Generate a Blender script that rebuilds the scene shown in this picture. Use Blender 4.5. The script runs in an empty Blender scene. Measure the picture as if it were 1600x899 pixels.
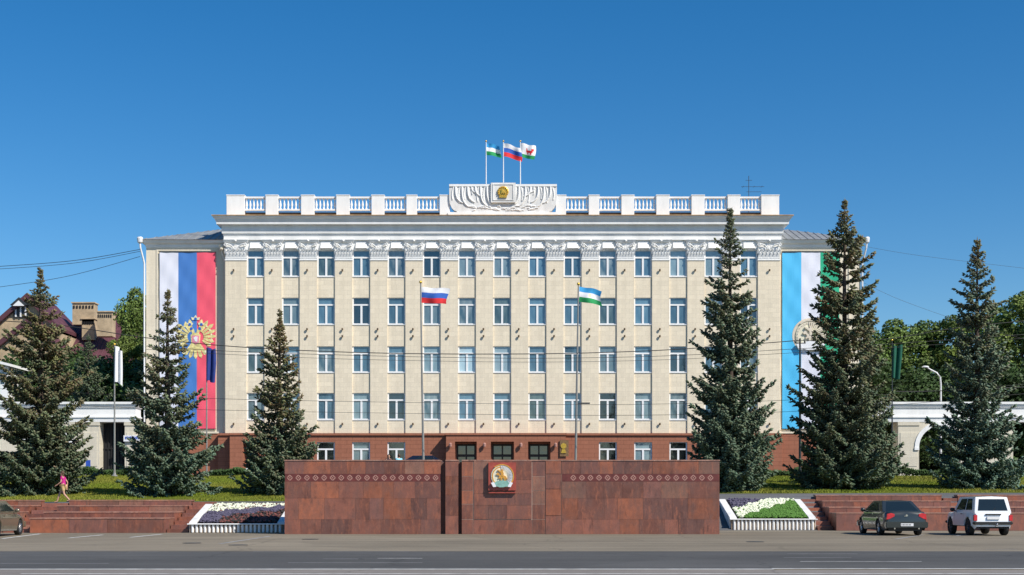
import bpy, bmesh, math, random
import numpy as np
from mathutils import Vector, Matrix
random.seed(7); RS = np.random.RandomState(11)
S = bpy.context.scene; COL = S.collection
F, CX, CY, EYE = 2100.0, 785.0, 777.0, 1.6
def P(px, py, Y): return Vector(((px-CX)/F*Y, Y, EYE+(CY-py)/F*Y))
def PX(px, Y): return (px-CX)/F*Y
def PZ(py, Y): return EYE+(CY-py)/F*Y
# ------------------------------------------------------------------ materials
def srgb(r, g, b):
    f = lambda c: (c/255/12.92) if c/255 <= .04045 else ((c/255+.055)/1.055)**2.4
    return (f(r), f(g), f(b))
class NT:
    def __init__(s, name):
        s.m = bpy.data.materials.new(name); s.m.use_nodes = True
        s.t = s.m.node_tree; s.b = s.t.nodes['Principled BSDF']
        s.tc = s.n('ShaderNodeTexCoord')
    def n(s, typ, **k):
        nd = s.t.nodes.new(typ)
        for a, v in k.items(): setattr(nd, a, v)
        return nd
    def l(s, a, b): s.t.links.new(a, b)
    def mapping(s, scale=(1, 1, 1), rot=(0, 0, 0), loc=(0, 0, 0), src=None):
        mp = s.n('ShaderNodeMapping'); mp.inputs['Scale'].default_value = scale
        mp.inputs['Rotation'].default_value = rot; mp.inputs['Location'].default_value = loc
        s.l(src or s.tc.outputs['Object'], mp.inputs['Vector']); return mp.outputs['Vector']
    def noise(s, scale, detail=4, rough=.6, vec=None):
        n = s.n('ShaderNodeTexNoise'); n.inputs['Scale'].default_value = scale
        n.inputs['Detail'].default_value = detail; n.inputs['Roughness'].default_value = rough
        s.l(vec or s.tc.outputs['Object'], n.inputs['Vector']); return n.outputs['Fac']
    def ramp(s, fac, stops):
        r = s.n('ShaderNodeValToRGB'); e = r.color_ramp.elements
        while len(e) < len(stops): e.new(.5)
        for i, (p, c) in enumerate(stops):
            e[i].position = p; e[i].color = (*c, 1) if not isinstance(c, (int, float)) else (c, c, c, 1)
        s.l(fac, r.inputs['Fac']); return r.outputs['Color']
    def mix(s, a, b, fac, mode='MIX'):
        m = s.n('ShaderNodeMix', data_type='RGBA', blend_type=mode)
        for i, v in ((0, fac), (6, a), (7, b)):
            if isinstance(v, (int, float)): m.inputs[i].default_value = v
            elif isinstance(v, tuple): m.inputs[i].default_value = (*v, 1)
            else: s.l(v, m.inputs[i])
        return m.outputs[2]
    def bump(s, h, strength=.3, dist=.02):
        b = s.n('ShaderNodeBump'); b.inputs['Strength'].default_value = strength; b.inputs['Distance'].default_value = dist
        s.l(h, b.inputs['Height']); s.l(b.outputs['Normal'], s.b.inputs['Normal'])
    def done(s, col, rough=.7, metal=0, spec=.5):
        if isinstance(col, tuple): s.b.inputs['Base Color'].default_value = (*col, 1)
        else: s.l(col, s.b.inputs['Base Color'])
        s.b.inputs['Roughness'].default_value = rough; s.b.inputs['Metallic'].default_value = metal
        s.b.inputs['Specular IOR Level'].default_value = spec
        return s.m
def mul(c, k): return tuple(min(1, x*k) for x in c)
def MN(name, col, rough=.7, var=.12, scale=4, bump=0, metal=0, spec=.5, coat=0):
    t = NT(name); f = t.noise(scale, 6)
    c = t.ramp(f, [(.3, mul(col, 1-var)), (.7, mul(col, 1+var))])
    if bump: t.bump(t.noise(scale*8, 4), bump, .02)
    m = t.done(c, rough, metal, spec)
    if coat: t.b.inputs['Coat Weight'].default_value = coat; t.b.inputs['Coat Roughness'].default_value = .05
    return m
def MATTR(name, rough=.7, var=.25, scale=3, spec=.4, bump=.0, vein=False, trans=0):
    t = NT(name); a = t.n('ShaderNodeAttribute', attribute_name='Col')
    f = t.noise(scale, 8, .7); g = t.ramp(f, [(.25, 1-var), (.75, 1+var)])
    g2 = t.n('ShaderNodeMix', data_type='RGBA', blend_type='MULTIPLY'); g2.inputs[0].default_value = 1
    t.l(a.outputs['Color'], g2.inputs[6]); t.l(g, g2.inputs[7]); c = g2.outputs[2]
    if vein:
        v = t.mapping((3.2, 1, .9), (0, .25, .1)); vn = t.noise(2.2, 10, .75, v)
        c = t.mix(c, (.40, .14, .075), t.ramp(vn, [(.50, 0.0), (.66, .7)]))
        c = t.mix(c, (.17, .085, .068), t.ramp(t.noise(1.1, 8, .75, t.mapping((1.6, 1, .7), (0, 0, 0), (3, 1, 7))), [(.45, 0.0), (.65, .75)]))
        c = t.mix(c, (.06, .025, .02), t.ramp(t.noise(1.4, 6, .7, v), [(.3, .55), (.45, 0.0)]))
        sp = t.noise(55, 3, .6); c = t.mix(c, (.04, .02, .02), t.ramp(sp, [(.35, .5), (.5, 0.0)]))
    if bump: t.bump(t.noise(scale*10, 4), bump, .01)
    m = t.done(c, rough, 0, spec)
    return m
M = {}
# facade tiles
def facade(name, col, bw=.62, bh=.36, k=.88):
    t = NT(name); sx = t.n('ShaderNodeSeparateXYZ'); t.l(t.tc.outputs['Object'], sx.inputs[0])
    cx = t.n('ShaderNodeCombineXYZ'); t.l(sx.outputs['X'], cx.inputs['X']); t.l(sx.outputs['Z'], cx.inputs['Y'])
    b = t.n('ShaderNodeTexBrick'); t.l(cx.outputs[0], b.inputs['Vector'])
    b.inputs['Color1'].default_value = (*mul(col, .94), 1); b.inputs['Color2'].default_value = (*mul(col, 1.05), 1)
    b.inputs['Mortar'].default_value = (*mul(col, k*.9), 1); b.inputs['Scale'].default_value = 1
    b.inputs['Mortar Size'].default_value = .012; b.inputs['Brick Width'].default_value = bw; b.inputs['Row Height'].default_value = bh
    st = t.noise(.35, 6, .7, t.mapping((1, 1, .25)))
    c = t.mix(b.outputs['Color'], mul(col, .84), t.ramp(st, [(.48, 0.0), (.75, .45)]))
    c = t.mix(c, t.ramp(t.noise(1.0, 7, .75, t.mapping((2.6, 1, .12))), [(.35, .90), (.6, 1.03)]), .8, 'MULTIPLY')
    fine = t.noise(9, 5, .7); c = t.mix(c, t.ramp(fine, [(.3, .9), (.7, 1.06)]), 1.0, 'MULTIPLY')
    t.bump(b.outputs['Fac'], -.25, .01)
    return t.done(c, .8, 0, .25)
M['cream'] = facade('cream_tile', (.80, .70, .54), .62, .36, .95)
M['cream_smooth'] = facade('cream_plaster', (.79, .70, .55), 3.0, 1.2, .97)
M['gate_cream'] = facade('pale_plaster', (.68, .62, .5), 1.2, .5, .95)
M['redbase'] = facade('red_granite_cladding', (.34, .135, .082), .9, .33, .6)
def whitep(name, col=(.86, .855, .84), dirt=.22):
    t = NT(name); c = t.ramp(t.noise(1.2, 8, .7, t.mapping((1, 1, .3))), [(.35, mul(col, 1-dirt*.5)), (.6, col)])
    c = t.mix(c, mul((.55, .5, .42), 1), t.ramp(t.noise(5, 6, .7), [(.62, 0.0), (.8, dirt)]))
    t.bump(t.noise(25, 3), .15, .01); return t.done(c, .65, 0, .3)
M['white'] = whitep('white_plaster'); M['white_frame'] = whitep('white_window_frame', (.82, .82, .82), .05)
M['white_dirty'] = whitep('weathered_white_paint', (.80, .79, .77), .5)
M['ochre'] = MN('rusty_cornice_flashing', (.50, .30, .13), .6, .4, 2.5)
M['rail_shade'] = MN('dark_rail_shade', (.10, .07, .05), .8, .3)  # dark brown painted as the shade below the balustrade rail
M['roofmetal'] = MN('grey_roof_metal', (.30, .31, .31), .5, .25, 1.2, 0, .3)
M['dark'] = MN('dark_interior', (.012, .012, .014), .8)
M['bronze'] = MN('dark_bronze', (.05, .035, .022), .5, .3)
M['lampbrown'] = MN('brown_lamp_housing', (.13, .09, .055), .5, .3)
M['gold'] = MN('gilded_relief', (.80, .50, .08), .35, .2, 20, .3, .6)
M['gold_print'] = MN('gold_print', (.72, .60, .26), .7, .45, 5)
M['yellow_print'] = MN('pale_yellow_print', (.80, .74, .48), .7, .2, 3)
M['pink_print'] = MN('pink_print', (.75, .25, .35), .7, .2, 3)
def glass(name, c1, c2, fold=False, rough=.06):
    t = NT(name); oi = t.n('ShaderNodeObjectInfo')
    f = t.noise(.9, 3, .5, t.mapping((1.6, 1, .5)))
    c = t.ramp(f, [(.35, c1), (.65, c2)])
    if fold:
        w = t.n('ShaderNodeTexWave', wave_type='BANDS', bands_direction='X'); w.inputs['Scale'].default_value = 3.2; w.inputs['Distortion'].default_value = 1.5
        t.l(t.tc.outputs['Object'], w.inputs['Vector']); c = t.mix(c, t.ramp(w.outputs['Fac'], [(0, .72), (1, 1.0)]), 1.0, 'MULTIPLY')
    c = t.mix(c, t.ramp(oi.outputs['Random'], [(0, .65), (1, 1.25)]), 1.0, 'MULTIPLY')
    m = t.done(c, rough, 0, .9); t.b.inputs['IOR'].default_value = 1.75
    t.bump(t.noise(1.1, 2), .12, .05)
    return m
M['g_mid'] = glass('window_glass', (.06, .13, .19), (.13, .23, .29))
M['g_curt'] = glass('part_curtained_glass', (.05, .10, .13), (.34, .40, .40), True)
M['g_half'] = glass('greenish_window_glass', (.04, .07, .075), (.16, .22, .21))
M['g_dark'] = glass('dark_window_glass', (.012, .025, .035), (.03, .05, .065))
M['g_pale'] = glass('curtained_window_glass', (.18, .27, .31), (.30, .40, .43), True)
M['g_black'] = glass('black_window_glass', (.006, .009, .011), (.014, .018, .02))
M['g_bright'] = glass('bright_window_glass', (.40, .55, .62), (.50, .64, .70), True)
M['granite'] = MATTR('polished_red_granite', .42, .3, 2.3, .5, .05, True)
M['mortar'] = MN('granite_mortar', (.17, .09, .07), .8)
M['mortar_light'] = MN('pale_mortar', (.36, .24, .19), .8)
M['ornament'] = MN('carved_pink_granite', (.40, .21, .17), .6, .25, 8)
M['ornament_dark'] = MN('dark_red_granite', (.13, .03, .025), .5, .3, 5)
M['granite_red'] = MN('red_granite_plate', (.33, .065, .045), .45, .2, 4)
# ground
def asphalt(name, base, streak=.25):
    t = NT(name); g = t.ramp(t.noise(.18, 8, .65), [(.3, mul(base, .80)), (.7, mul(base, 1.12))])
    s1 = t.noise(1.0, 5, .6, t.mapping((.035, .9, 1))); g = t.mix(g, t.ramp(s1, [(.3, 1-streak), (.7, 1+streak*.5)]), 1.0, 'MULTIPLY')
    sp = t.noise(60, 2, .7); g = t.mix(g, t.ramp(sp, [(.3, .7), (.7, 1.25)]), 1.0, 'MULTIPLY')
    v = t.n('ShaderNodeTexVoronoi', feature='DISTANCE_TO_EDGE'); v.inputs['Scale'].default_value = .13
    wp = t.noise(.8, 5, .7); vm = t.n('ShaderNodeVectorMath', operation='ADD'); t.l(t.tc.outputs['Object'], vm.inputs[0])
    nn = t.n('ShaderNodeTexNoise'); nn.inputs['Scale'].default_value = .7; nn.inputs['Detail'].default_value = 5; t.l(t.tc.outputs['Object'], nn.inputs['Vector']); t.l(nn.outputs['Color'], vm.inputs[1])
    t.l(vm.outputs[0], v.inputs['Vector']); g = t.mix(mul(base, .45), g, t.ramp(v.outputs['Distance'], [(0, .35), (.006, 1.0)]))
    pt = t.n('ShaderNodeTexVoronoi', feature='F1'); pt.inputs['Scale'].default_value = .16; t.l(t.mapping((.5, 1.2, 1)), pt.inputs['Vector'])
    g = t.mix(g, t.ramp(pt.outputs['Color'], [(.3, .88), (.7, 1.08)]), .7, 'MULTIPLY')
    g = t.mix(g, mul(base, .45), t.ramp(t.noise(1.3, 6, .75, t.mapping((.6, 1, 1), (0, 0, 0), (9, 4, 0))), [(.66, 0.0), (.76, .6)]))
    t.bump(sp, .4, .006)
    return t.done(g, .9, 0, .25)
M['apron'] = asphalt('warm_grey_asphalt', (.235, .20, .148)); M['road'] = asphalt('dark_asphalt', (.088, .087, .085), .2)
M['near'] = asphalt('pale_asphalt', (.23, .205, .185), .15)
M['paint'] = MN('worn_road_paint', (.55, .55, .53), .8, .35, 3)
M['paint_faint'] = MN('faded_road_paint', (.25, .25, .25), .8, .35, 1.5)
M['path'] = asphalt('grey_path', (.13, .13, .135))
def grassm():
    t = NT('lawn_soil'); c = t.ramp(t.noise(.35, 8, .7), [(.3, (.105, .13, .015)), (.55, (.15, .17, .02)), (.75, (.20, .19, .035))])
    c = t.mix(c, t.ramp(t.noise(30, 4, .7), [(.3, .6), (.7, 1.3)]), 1.0, 'MULTIPLY'); t.bump(t.noise(40, 3), .8, .05); return t.done(c, .95, 0, .1)
M['lawn'] = grassm(); M['blade'] = MATTR('grass_blades', .7, .2, 2, .2)
M['needle'] = MATTR('spruce_needles', .65, .22, 1.3, .25); M['leaf'] = MATTR('tree_leaves', .6, .25, .8, .3)
M['bark'] = MN('brown_bark', (.07, .05, .038), .9, .35, 9, .6)
M['wflower'] = MN('white_petals', (.70, .72, .55), .7, .2, 30); M['pflower'] = MN('purple_petals', (.075, .065, .105), .7, .5, 20)
M['tan_panel'] = MN('stained_tan_render', (.30, .22, .15), .85, .3, 6)
M['soil'] = MN('dark_soil', (.035, .03, .028), .95, .3, 10, .5)
M['pflow2'] = MN('reddish_blooms', (.16, .05, .04), .7, .4, 20)
# misc
M['maroon'] = MN('maroon_roof_sheet', (.10, .035, .045), .6, .3, 1.0); M['brick'] = MN('tan_brick', (.46, .35, .22), .85, .3, 1.3, .2)
M['c_white'] = MN('white_cloth', (.78, .78, .80), .8, .05); M['c_blue'] = MN('blue_cloth', (.03, .12, .48), .8, .08)
M['c_red'] = MN('red_cloth', (.68, .025, .03), .8, .08); M['c_lblue'] = MN('light_blue_cloth', (.03, .30, .62), .8, .08)
M['c_green'] = MN('green_cloth', (.01, .28, .08), .8, .08); M['c_navy'] = MN('navy_cloth', (.015, .035, .20), .8, .2)
M['c_teal'] = MN('teal_green_cloth', (.004, .09, .055), .8, .2)
M['b_white'] = MN('white_banner_vinyl', (.74, .75, .84), .6, .03, .3); M['b_blue'] = MN('blue_banner_vinyl', (.06, .20, .54), .6, .03, .3)
M['b_red'] = MN('red_banner_vinyl', (.86, .10, .16), .6, .03, .3); M['b_sky'] = MN('sky_blue_banner_vinyl', (.07, .48, .82), .6, .03, .3)
M['b_green'] = MN('green_banner_vinyl', (.01, .42, .22), .6, .03, .3)
M['plaque'] = MN('brown_metal_plaque', (.22, .13, .06), .5, .4, 12, .3, .2)
M['beige'] = MN('beige_print', (.66, .58, .47), .7, .15, 2)
M['pole'] = MN('grey_pole_paint', (.30, .29, .27), .4, .1, 3, 0, .3); M['pole_white'] = MN('white_pole_paint', (.75, .75, .75), .4, .05)
M['pole_dark'] = MN('dark_pole_paint', (.03, .035, .04), .5, .2); M['wire'] = MN('black_cable', (.02, .02, .022), .6)
M['cream_relief'] = MN('cream_relief', (.72, .68, .52), .55, .15, 12)
M['teal'] = MN('teal_relief', (.22, .42, .36), .5, .25, 15); M['orange'] = MN('orange_gilt', (.72, .36, .07), .45, .2, 20, 0, .3)
M['lilac'] = MN('silver_relief', (.62, .62, .68), .4, .15, 15, 0, .2)
def paintm(name, c, metal=0): return MN(name, c, .28, .03, 1, 0, metal, .5, .8)
M['p_grey'] = paintm('dark_grey_car_paint', (.032, .038, .036), .2); M['p_white'] = paintm('white_car_paint', (.82, .83, .84)); M['p_beige'] = paintm('beige_metallic_car_paint', (.21, .18, .125), .5)
M['p_navy'] = paintm('navy_car_paint', (.008, .01, .022), .2)
M['carglass'] = MN('tinted_car_glass', (.012, .018, .018), .05, .1, 1, 0, 0, .8); M['tyre'] = MN('black_rubber', (.015, .015, .015), .8, .2, 10)
M['rim'] = MN('alloy_rim', (.45, .45, .45), .3, .1, 5, 0, .8); M['steelrim'] = MN('dark_steel_rim', (.05, .05, .05), .5, .1)
M['plastic'] = MN('black_plastic', (.018, .018, .018), .5); M['tail'] = MN('red_lamp_lens', (.55, .03, .04), .2, .2, 8); M['chrome'] = MN('chrome', (.7, .7, .7), .15, .02, 1, 0, 1)
M['plate'] = MN('number_plate_white', (.75, .75, .75), .5, .02); M['plate_text'] = MN('number_plate_black', (.02, .02, .02), .5)
M['skin'] = MN('skin', (.50, .28, .19), .6, .08, 6); M['hair'] = MN('brown_hair', (.07, .035, .018), .6, .3, 30); M['magenta'] = MN('magenta_fabric', (.50, .012, .20), .8, .12, 6)
M['yellowcloth'] = MN('sandy_yellow_fabric', (.52, .36, .16), .8, .1, 6); M['shirt_sky'] = MN('light_blue_shirt', (.25, .60, .75), .8, .1, 6); M['darkcloth'] = MN('dark_fabric', (.04, .02, .03), .8, .2, 6)
M['eye'] = MN('eye_dark', (.02, .015, .01), .3); M['lip'] = MN('lips', (.4, .09, .08), .5); M['shoe'] = MN('shoe_leather', (.03, .02, .025), .5)
M['signblue'] = MN('blue_sign', (.03, .09, .45), .5, .1); M['oflower'] = MN('orange_petals', (.7, .12, .02), .7, .3, 20)
# ------------------------------------------------------------------ mesh builder
class MB:
    def __init__(s): s.v = []; s.f = []; s.m = []; s.c = []
    def add(s, vs, fs, m=0, col=None):
        b = len(s.v); s.v += [tuple(v) for v in vs]
        for f in fs: s.f.append(tuple(b+i for i in f)); s.m.append(m); s.c.append(col or (1, 1, 1))
    def box(s, x0, x1, y0, y1, z0, z1, m=0, col=None):
        s.add([(x0, y0, z0), (x1, y0, z0), (x1, y1, z0), (x0, y1, z0), (x0, y0, z1), (x1, y0, z1), (x1, y1, z1), (x0, y1, z1)],
              [(0, 3, 2, 1), (4, 5, 6, 7), (0, 1, 5, 4), (1, 2, 6, 5), (2, 3, 7, 6), (3, 0, 4, 7)], m, col)
    def prism(s, poly, y0, y1, m=0, col=None):     # polygon in XZ (counter-clockwise seen from -Y)
        n = len(poly); vs = [(x, y0, z) for x, z in poly]+[(x, y1, z) for x, z in poly]
        fs = [tuple(range(n)), tuple(range(2*n-1, n-1, -1))]+[(i, i+n, (i+1) % n+n, (i+1) % n) for i in range(n)]
        s.add(vs, fs, m, col)
    def prismx(s, poly, x0, x1, m=0, col=None):    # polygon in YZ
        n = len(poly); vs = [(x0, y, z) for y, z in poly]+[(x1, y, z) for y, z in poly]
        s.add(vs, [tuple(range(n)), tuple(range(2*n-1, n-1, -1))]+[(i, i+n, (i+1) % n+n, (i+1) % n) for i in range(n)], m, col)
    def tube(s, pts, r, n=8, m=0, cap=True, col=None):
        pts = [Vector(p) for p in pts]; rs = r if isinstance(r, (list, tuple)) else [r]*len(pts); vs = []; N = len(pts)
        for i, p in enumerate(pts):
            d = (pts[min(i+1, N-1)]-pts[max(i-1, 0)]).normalized()
            up = Vector((0, 0, 1)) if abs(d.z) < .9 else Vector((0, 1, 0))
            a = d.cross(up).normalized(); b = a.cross(d).normalized()
            for k in range(n):
                t = 2*math.pi*k/n; vs.append(p+(a*math.cos(t)+b*math.sin(t))*rs[i])
        fs = [(i*n+k, i*n+(k+1) % n, (i+1)*n+(k+1) % n, (i+1)*n+k) for i in range(N-1) for k in range(n)]
        if cap: fs += [tuple(range(n))[::-1], tuple((N-1)*n+k for k in range(n))]
        s.add(vs, fs, m, col)
    def lathe(s, prof, cx=0, cy=0, n=12, m=0, axis='z'):
        vs = []
        for r, z in prof:
            for k in range(n):
                t = 2*math.pi*k/n; a, b = r*math.cos(t), r*math.sin(t)
                vs.append((cx+a, cy+b, z) if axis == 'z' else (z, cx+a, cy+b) if axis == 'x' else (cx+a, z, cy+b))
        N = len(prof); fs = [(i*n+k, i*n+(k+1) % n, (i+1)*n+(k+1) % n, (i+1)*n+k) for i in range(N-1) for k in range(n)]
        fs += [tuple(range(n))[::-1], tuple((N-1)*n+k for k in range(n))]; s.add(vs, fs, m)
    def ball(s, c, r, m=0, nu=10, nv=7, sc=(1, 1, 1)):
        vs = [(c[0], c[1], c[2]-r*sc[2])]; 
        for j in range(1, nv):
            ph = -math.pi/2+math.pi*j/nv
            for i in range(nu):
                t = 2*math.pi*i/nu; vs.append((c[0]+r*sc[0]*math.cos(ph)*math.cos(t), c[1]+r*sc[1]*math.cos(ph)*math.sin(t), c[2]+r*sc[2]*math.sin(ph)))
        vs.append((c[0], c[1], c[2]+r*sc[2])); L = len(vs)-1
        fs = [(0, 1+(i+1) % nu, 1+i) for i in range(nu)]
        for j in range(nv-2):
            for i in range(nu): fs.append((1+j*nu+i, 1+j*nu+(i+1) % nu, 1+(j+1)*nu+(i+1) % nu, 1+(j+1)*nu+i))
        fs += [(L, 1+(nv-2)*nu+i, 1+(nv-2)*nu+(i+1) % nu) for i in range(nu)]; s.add(vs, fs, m)
    def build(s, name, mats, parent=None, org=None, smooth=False, bevel=0, loc=None, recalc=True, attr=False):
        """vertices are world coordinates; org = the thing's base point (taken off when the mesh has a parent)."""
        me = bpy.data.meshes.new(name); o = org or (0, 0, 0)
        me.from_pydata([(v[0]-o[0], v[1]-o[1], v[2]-o[2]) for v in s.v], [], s.f)
        for mt in (mats if isinstance(mats, (list, tuple)) else [mats]): me.materials.append(M[mt])
        me.polygons.foreach_set('material_index', s.m)
        if attr:
            a = me.attributes.new('Col', 'FLOAT_COLOR', 'FACE'); a.data.foreach_set('color', np.array([(*c, 1) for c in s.c], dtype=np.float32).ravel())
        if recalc or bevel:
            bm = bmesh.new(); bm.from_mesh(me)
            if recalc: bmesh.ops.recalc_face_normals(bm, faces=bm.faces)
            if bevel: bmesh.ops.bevel(bm, geom=[e for e in bm.edges if len(e.link_faces) == 2 and e.calc_face_angle(0) > .5], offset=bevel, segments=2, affect='EDGES', clamp_overlap=True)
            bm.to_mesh(me); bm.free()
        if smooth: me.polygons.foreach_set('use_smooth', [True]*len(me.polygons))
        if smooth == 'auto': me.set_sharp_from_angle(angle=math.radians(35))
        ob = bpy.data.objects.new(name, me); COL.objects.link(ob)
        if parent is not None: ob.parent = parent
        if loc is not None: ob.location = loc
        elif parent is None and org is not None: ob.location = org
        return ob
def tag(o, label=None, cat=None, group=None, kind=None):
    if label: o['label'] = label
    if cat: o['category'] = cat
    if group: o['group'] = group
    if kind: o['kind'] = kind
    return o
def thing(name, label, cat, loc=(0, 0, 0), rz=0, group=None):
    o = bpy.data.objects.new(name, None); o.empty_display_size = .3; COL.objects.link(o); o.location = loc; o.rotation_euler = (0, 0, rz)
    return tag(o, label, cat, group)
def copy_part(o, loc, parent=None):
    c = o.copy(); COL.objects.link(c); c.location = loc; c.parent = parent if parent is not None else o.parent
    for ch in list(o.children):
        d = ch.copy(); COL.objects.link(d); d.parent = c
    return c
def smooth(t): t = max(0, min(1, t)); return t*t*(3-2*t)
# ------------------------------------------------------------------ terrain
def ys(X): return 60.3+4.2*smooth((X+8)/16)
def ye(X): return 69.0+2.2*smooth((X+8)/16)
def tz(X, Y):
    a, b = ys(X), ye(X); tl = .33*smooth(X/10)+.003*max(-26, min(26, X))
    zl = 1.42+tl
    if Y <= a: return 0.0
    if Y < b:
        fast = -13.1 <= X <= -8.9
        return zl*min(1, (Y-a)/(3.7 if fast else 6.2 if X < 0 else 4.6))*(.97 if Y < b-.01 else 1)
    zt = 3.06
    if Y >= 92: return zt
    return zl+(zt-zl)*(Y-b)/(92-b)
def ground():
    xs = sorted(set([-3000, -600, -200, -80, -50]+[x*1.0 for x in range(-40, 41)]+[50, 80, 200, 600, 3000]))
    base = MB(); rows = []
    ts = [-1500, 0, 29.6]
    # apron sheet (the carriageway lies on it)
    def ypos(X, k):
        a, b = ys(X), ye(X)
        L = [-1500, -100, 0, 20, 40, 55, a]+[a+(b-a)*i/8 for i in range(1, 9)]+[b+(92-b)*i/14 for i in range(1, 15)]+[100, 130, 400, 3000]
        return L[k]
    K = 7+8+14+4; vs = []
    for k in range(K):
        for x in xs: 
            Y = ypos(x, k); z = tz(x, Y)
            if 71.5 < Y < 92 and abs(x) > 9: z += .03*math.sin(x*1.3+Y*.4)+.03*math.sin(Y*1.1-x*.5)
            vs.append((x, Y, z))
    nx = len(xs)
    for k in range(K-1):
        for i in range(nx-1):
            xm = (xs[i]+xs[i+1])/2
            if k < 6: m = 0
            elif k < 14: m = 1
            elif k < 28: m = 2 if 8 < abs(xm) < 45 else 1
            else: m = 1
            base.f.append((k*nx+i, k*nx+i+1, (k+1)*nx+i+1, (k+1)*nx+i)); base.m.append(m); base.c.append((1, 1, 1))
    base.v = vs
    tag(base.build('ground', ['apron', 'path', 'lawn'], recalc=False), 'warm grey parking apron, paths and sloping lawn in front of the building', None, None, 'structure')
    r = MB(); r.add([(-600, 29.9, .004), (600, 29.9, .004), (600, 39.6, .004), (-600, 39.6, .004)], [(0, 1, 2, 3)])
    tag(r.build('road', 'road', recalc=False), 'dark asphalt carriageway crossing the foreground', None, None, 'structure')
    r = MB(); r.add([(-600, 8, .004), (600, 8, .004), (600, 29.4, .004), (-600, 29.4, .004)], [(0, 1, 2, 3)])
    tag(r.build('near_road', 'near', recalc=False), 'paler asphalt lane nearest the viewer', None, None, 'structure')
    mk = MB()
    def line(x0, x1, Y, w=.12, m=0, z=.008, dy=0): mk.add([(x0, Y-w/2, z), (x1, Y-w/2+dy, z), (x1, Y+w/2+dy, z), (x0, Y+w/2, z)], [(0, 1, 2, 3)], m)
    line(-60, 6, 29.65, .26, 0, .008, .1); line(6, 60, 29.9, .22, 0, .012, -.5); line(-10, 60, 27.9, .16, 0, .010, .2)
    for px0, px1, py, m in [(450, 660, 880, 1), (590, 660, 873, 0), (505, 560, 874, 1), (200, 248, 863, 1), (130, 180, 861, 1), (0, 170, 881, 1), (395, 640, 862, 1), (1225, 1330, 872, 1), (1250, 1440, 878, 0), (1230, 1340, 866, 1), (1330, 1400, 862, 1), (1540, 1590, 859, 1)]:
        Y = EYE*F/(py-CY); line(PX(px0, Y), PX(px1, Y), Y, .11, m)
    for px0, py0, px1, py1, m in [(104, 841, 158, 836, 0), (200, 840, 250, 835, 0), (0, 842, 60, 834.5, 0), (1490, 838, 1530, 832, 1), (1395, 843, 1440, 836, 1), (340, 850, 420, 838, 1)]:
        Y0 = EYE*F/(py0-CY); Y1 = EYE*F/(py1-CY); x0 = PX(px0, Y0); x1 = PX(px1, Y1)
        mk.add([(x0, Y0, .005), (x0+.16, Y0, .005), (x1+.16, Y1, .005), (x1, Y1, .005)], [(0, 1, 2, 3)], m)
    tag(mk.build('road_markings', ['paint', 'paint_faint'], recalc=False), 'worn white lane dashes and parking stall lines', None, None, 'structure')
    for px, py in [(372, 852), (485, 843), (300, 849), (1180, 847)]:
        Y = EYE*F/(py-CY); h = MB(); h.lathe([(.30, 0), (.33, .01), (.30, .012), (.05, .014)], PX(px, Y), Y, 20)
        tag(h.build('manhole_cover', 'pole_dark'), {372: 'dark round manhole cover in the parking apron below the left planter', 485: 'dark round manhole cover just before the left part of the granite wall', 300: 'leftmost dark manhole cover, near the left planter corner', 1180: 'dark round manhole cover in front of the right planter'}[px], 'manhole cover', 'manhole covers in the asphalt')
ground()
# ------------------------------------------------------------------ granite wall
def gcol():
    h = RS.rand(); k = .60+.56*RS.rand()
    if h < .5: c = (.245, .092, .062)
    elif h < .7: c = (.34, .112, .058)
    elif h < .9: c = (.20, .085, .066)
    else: c = (.29, .145, .10)
    return tuple(x*k for x in c)
def slabs(mb, x0, x1, rows, y, wmin=.55, wmax=1.35, gap=.007, th=.04, cols=None):
    for z0, z1 in rows:
        x = x0
        while x < x1-.01:
            w = RS.uniform(wmin, wmax); xe = x+w
            if x1-xe < wmin*.8: xe = x1
            mb.box(x+gap/2, xe-gap/2, y-RS.uniform(0, .004), y+th, z0+gap/2, z1-gap/2, 0, gcol()); x = xe
def slab_side(mb, x, dirn, y0, y1, rows, gap=.007):
    for z0, z1 in rows:
        y = y0
        while y < y1-.01:
            ye_ = min(y1, y+RS.uniform(.6, 1.1))
            a, b = (x, x+.04) if dirn < 0 else (x-.04, x)
            mb.box(a, b, y+gap/2, ye_-gap/2, z0+gap/2, z1-gap/2, 0, gcol()); y = ye_
def diamonds(mb, x0, x1, y, zc, pitch=.37):
    n = int((x1-x0)/pitch); x0 += ((x1-x0)-n*pitch)/2
    for i in range(n):
        c = x0+(i+.5)*pitch; r = .115
        for (ax, az), (bx, bz) in [((-r, 0), (0, r)), ((0, r), (r, 0)), ((r, 0), (0, -r)), ((0, -r), (-r, 0))]:
            d = Vector((bx-ax, bz-az)).normalized()*.02; nn = Vector((-d.y, d.x))
            mb.prism([(c+ax-nn.x, zc+az-nn.y), (c+bx-nn.x, zc+bz-nn.y), (c+bx+nn.x, zc+bz+nn.y), (c+ax+nn.x, zc+az+nn.y)], y-.012, y+.02, 0)
        mb.prism([(c-.035, zc), (c, zc-.035), (c+.035, zc), (c, zc+.035)], y-.012, y+.02, 0)
        for sx in (-1, 1):
            for sz in (-1, 1):
                q = c+sx*pitch/2; mb.prism([(q, zc+sz*.03), (q-sx*.10, zc+sz*.13), (q-sx*.04, zc+sz*.14), (q, zc+sz*.11)], y-.006, y+.02, 1)
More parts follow.
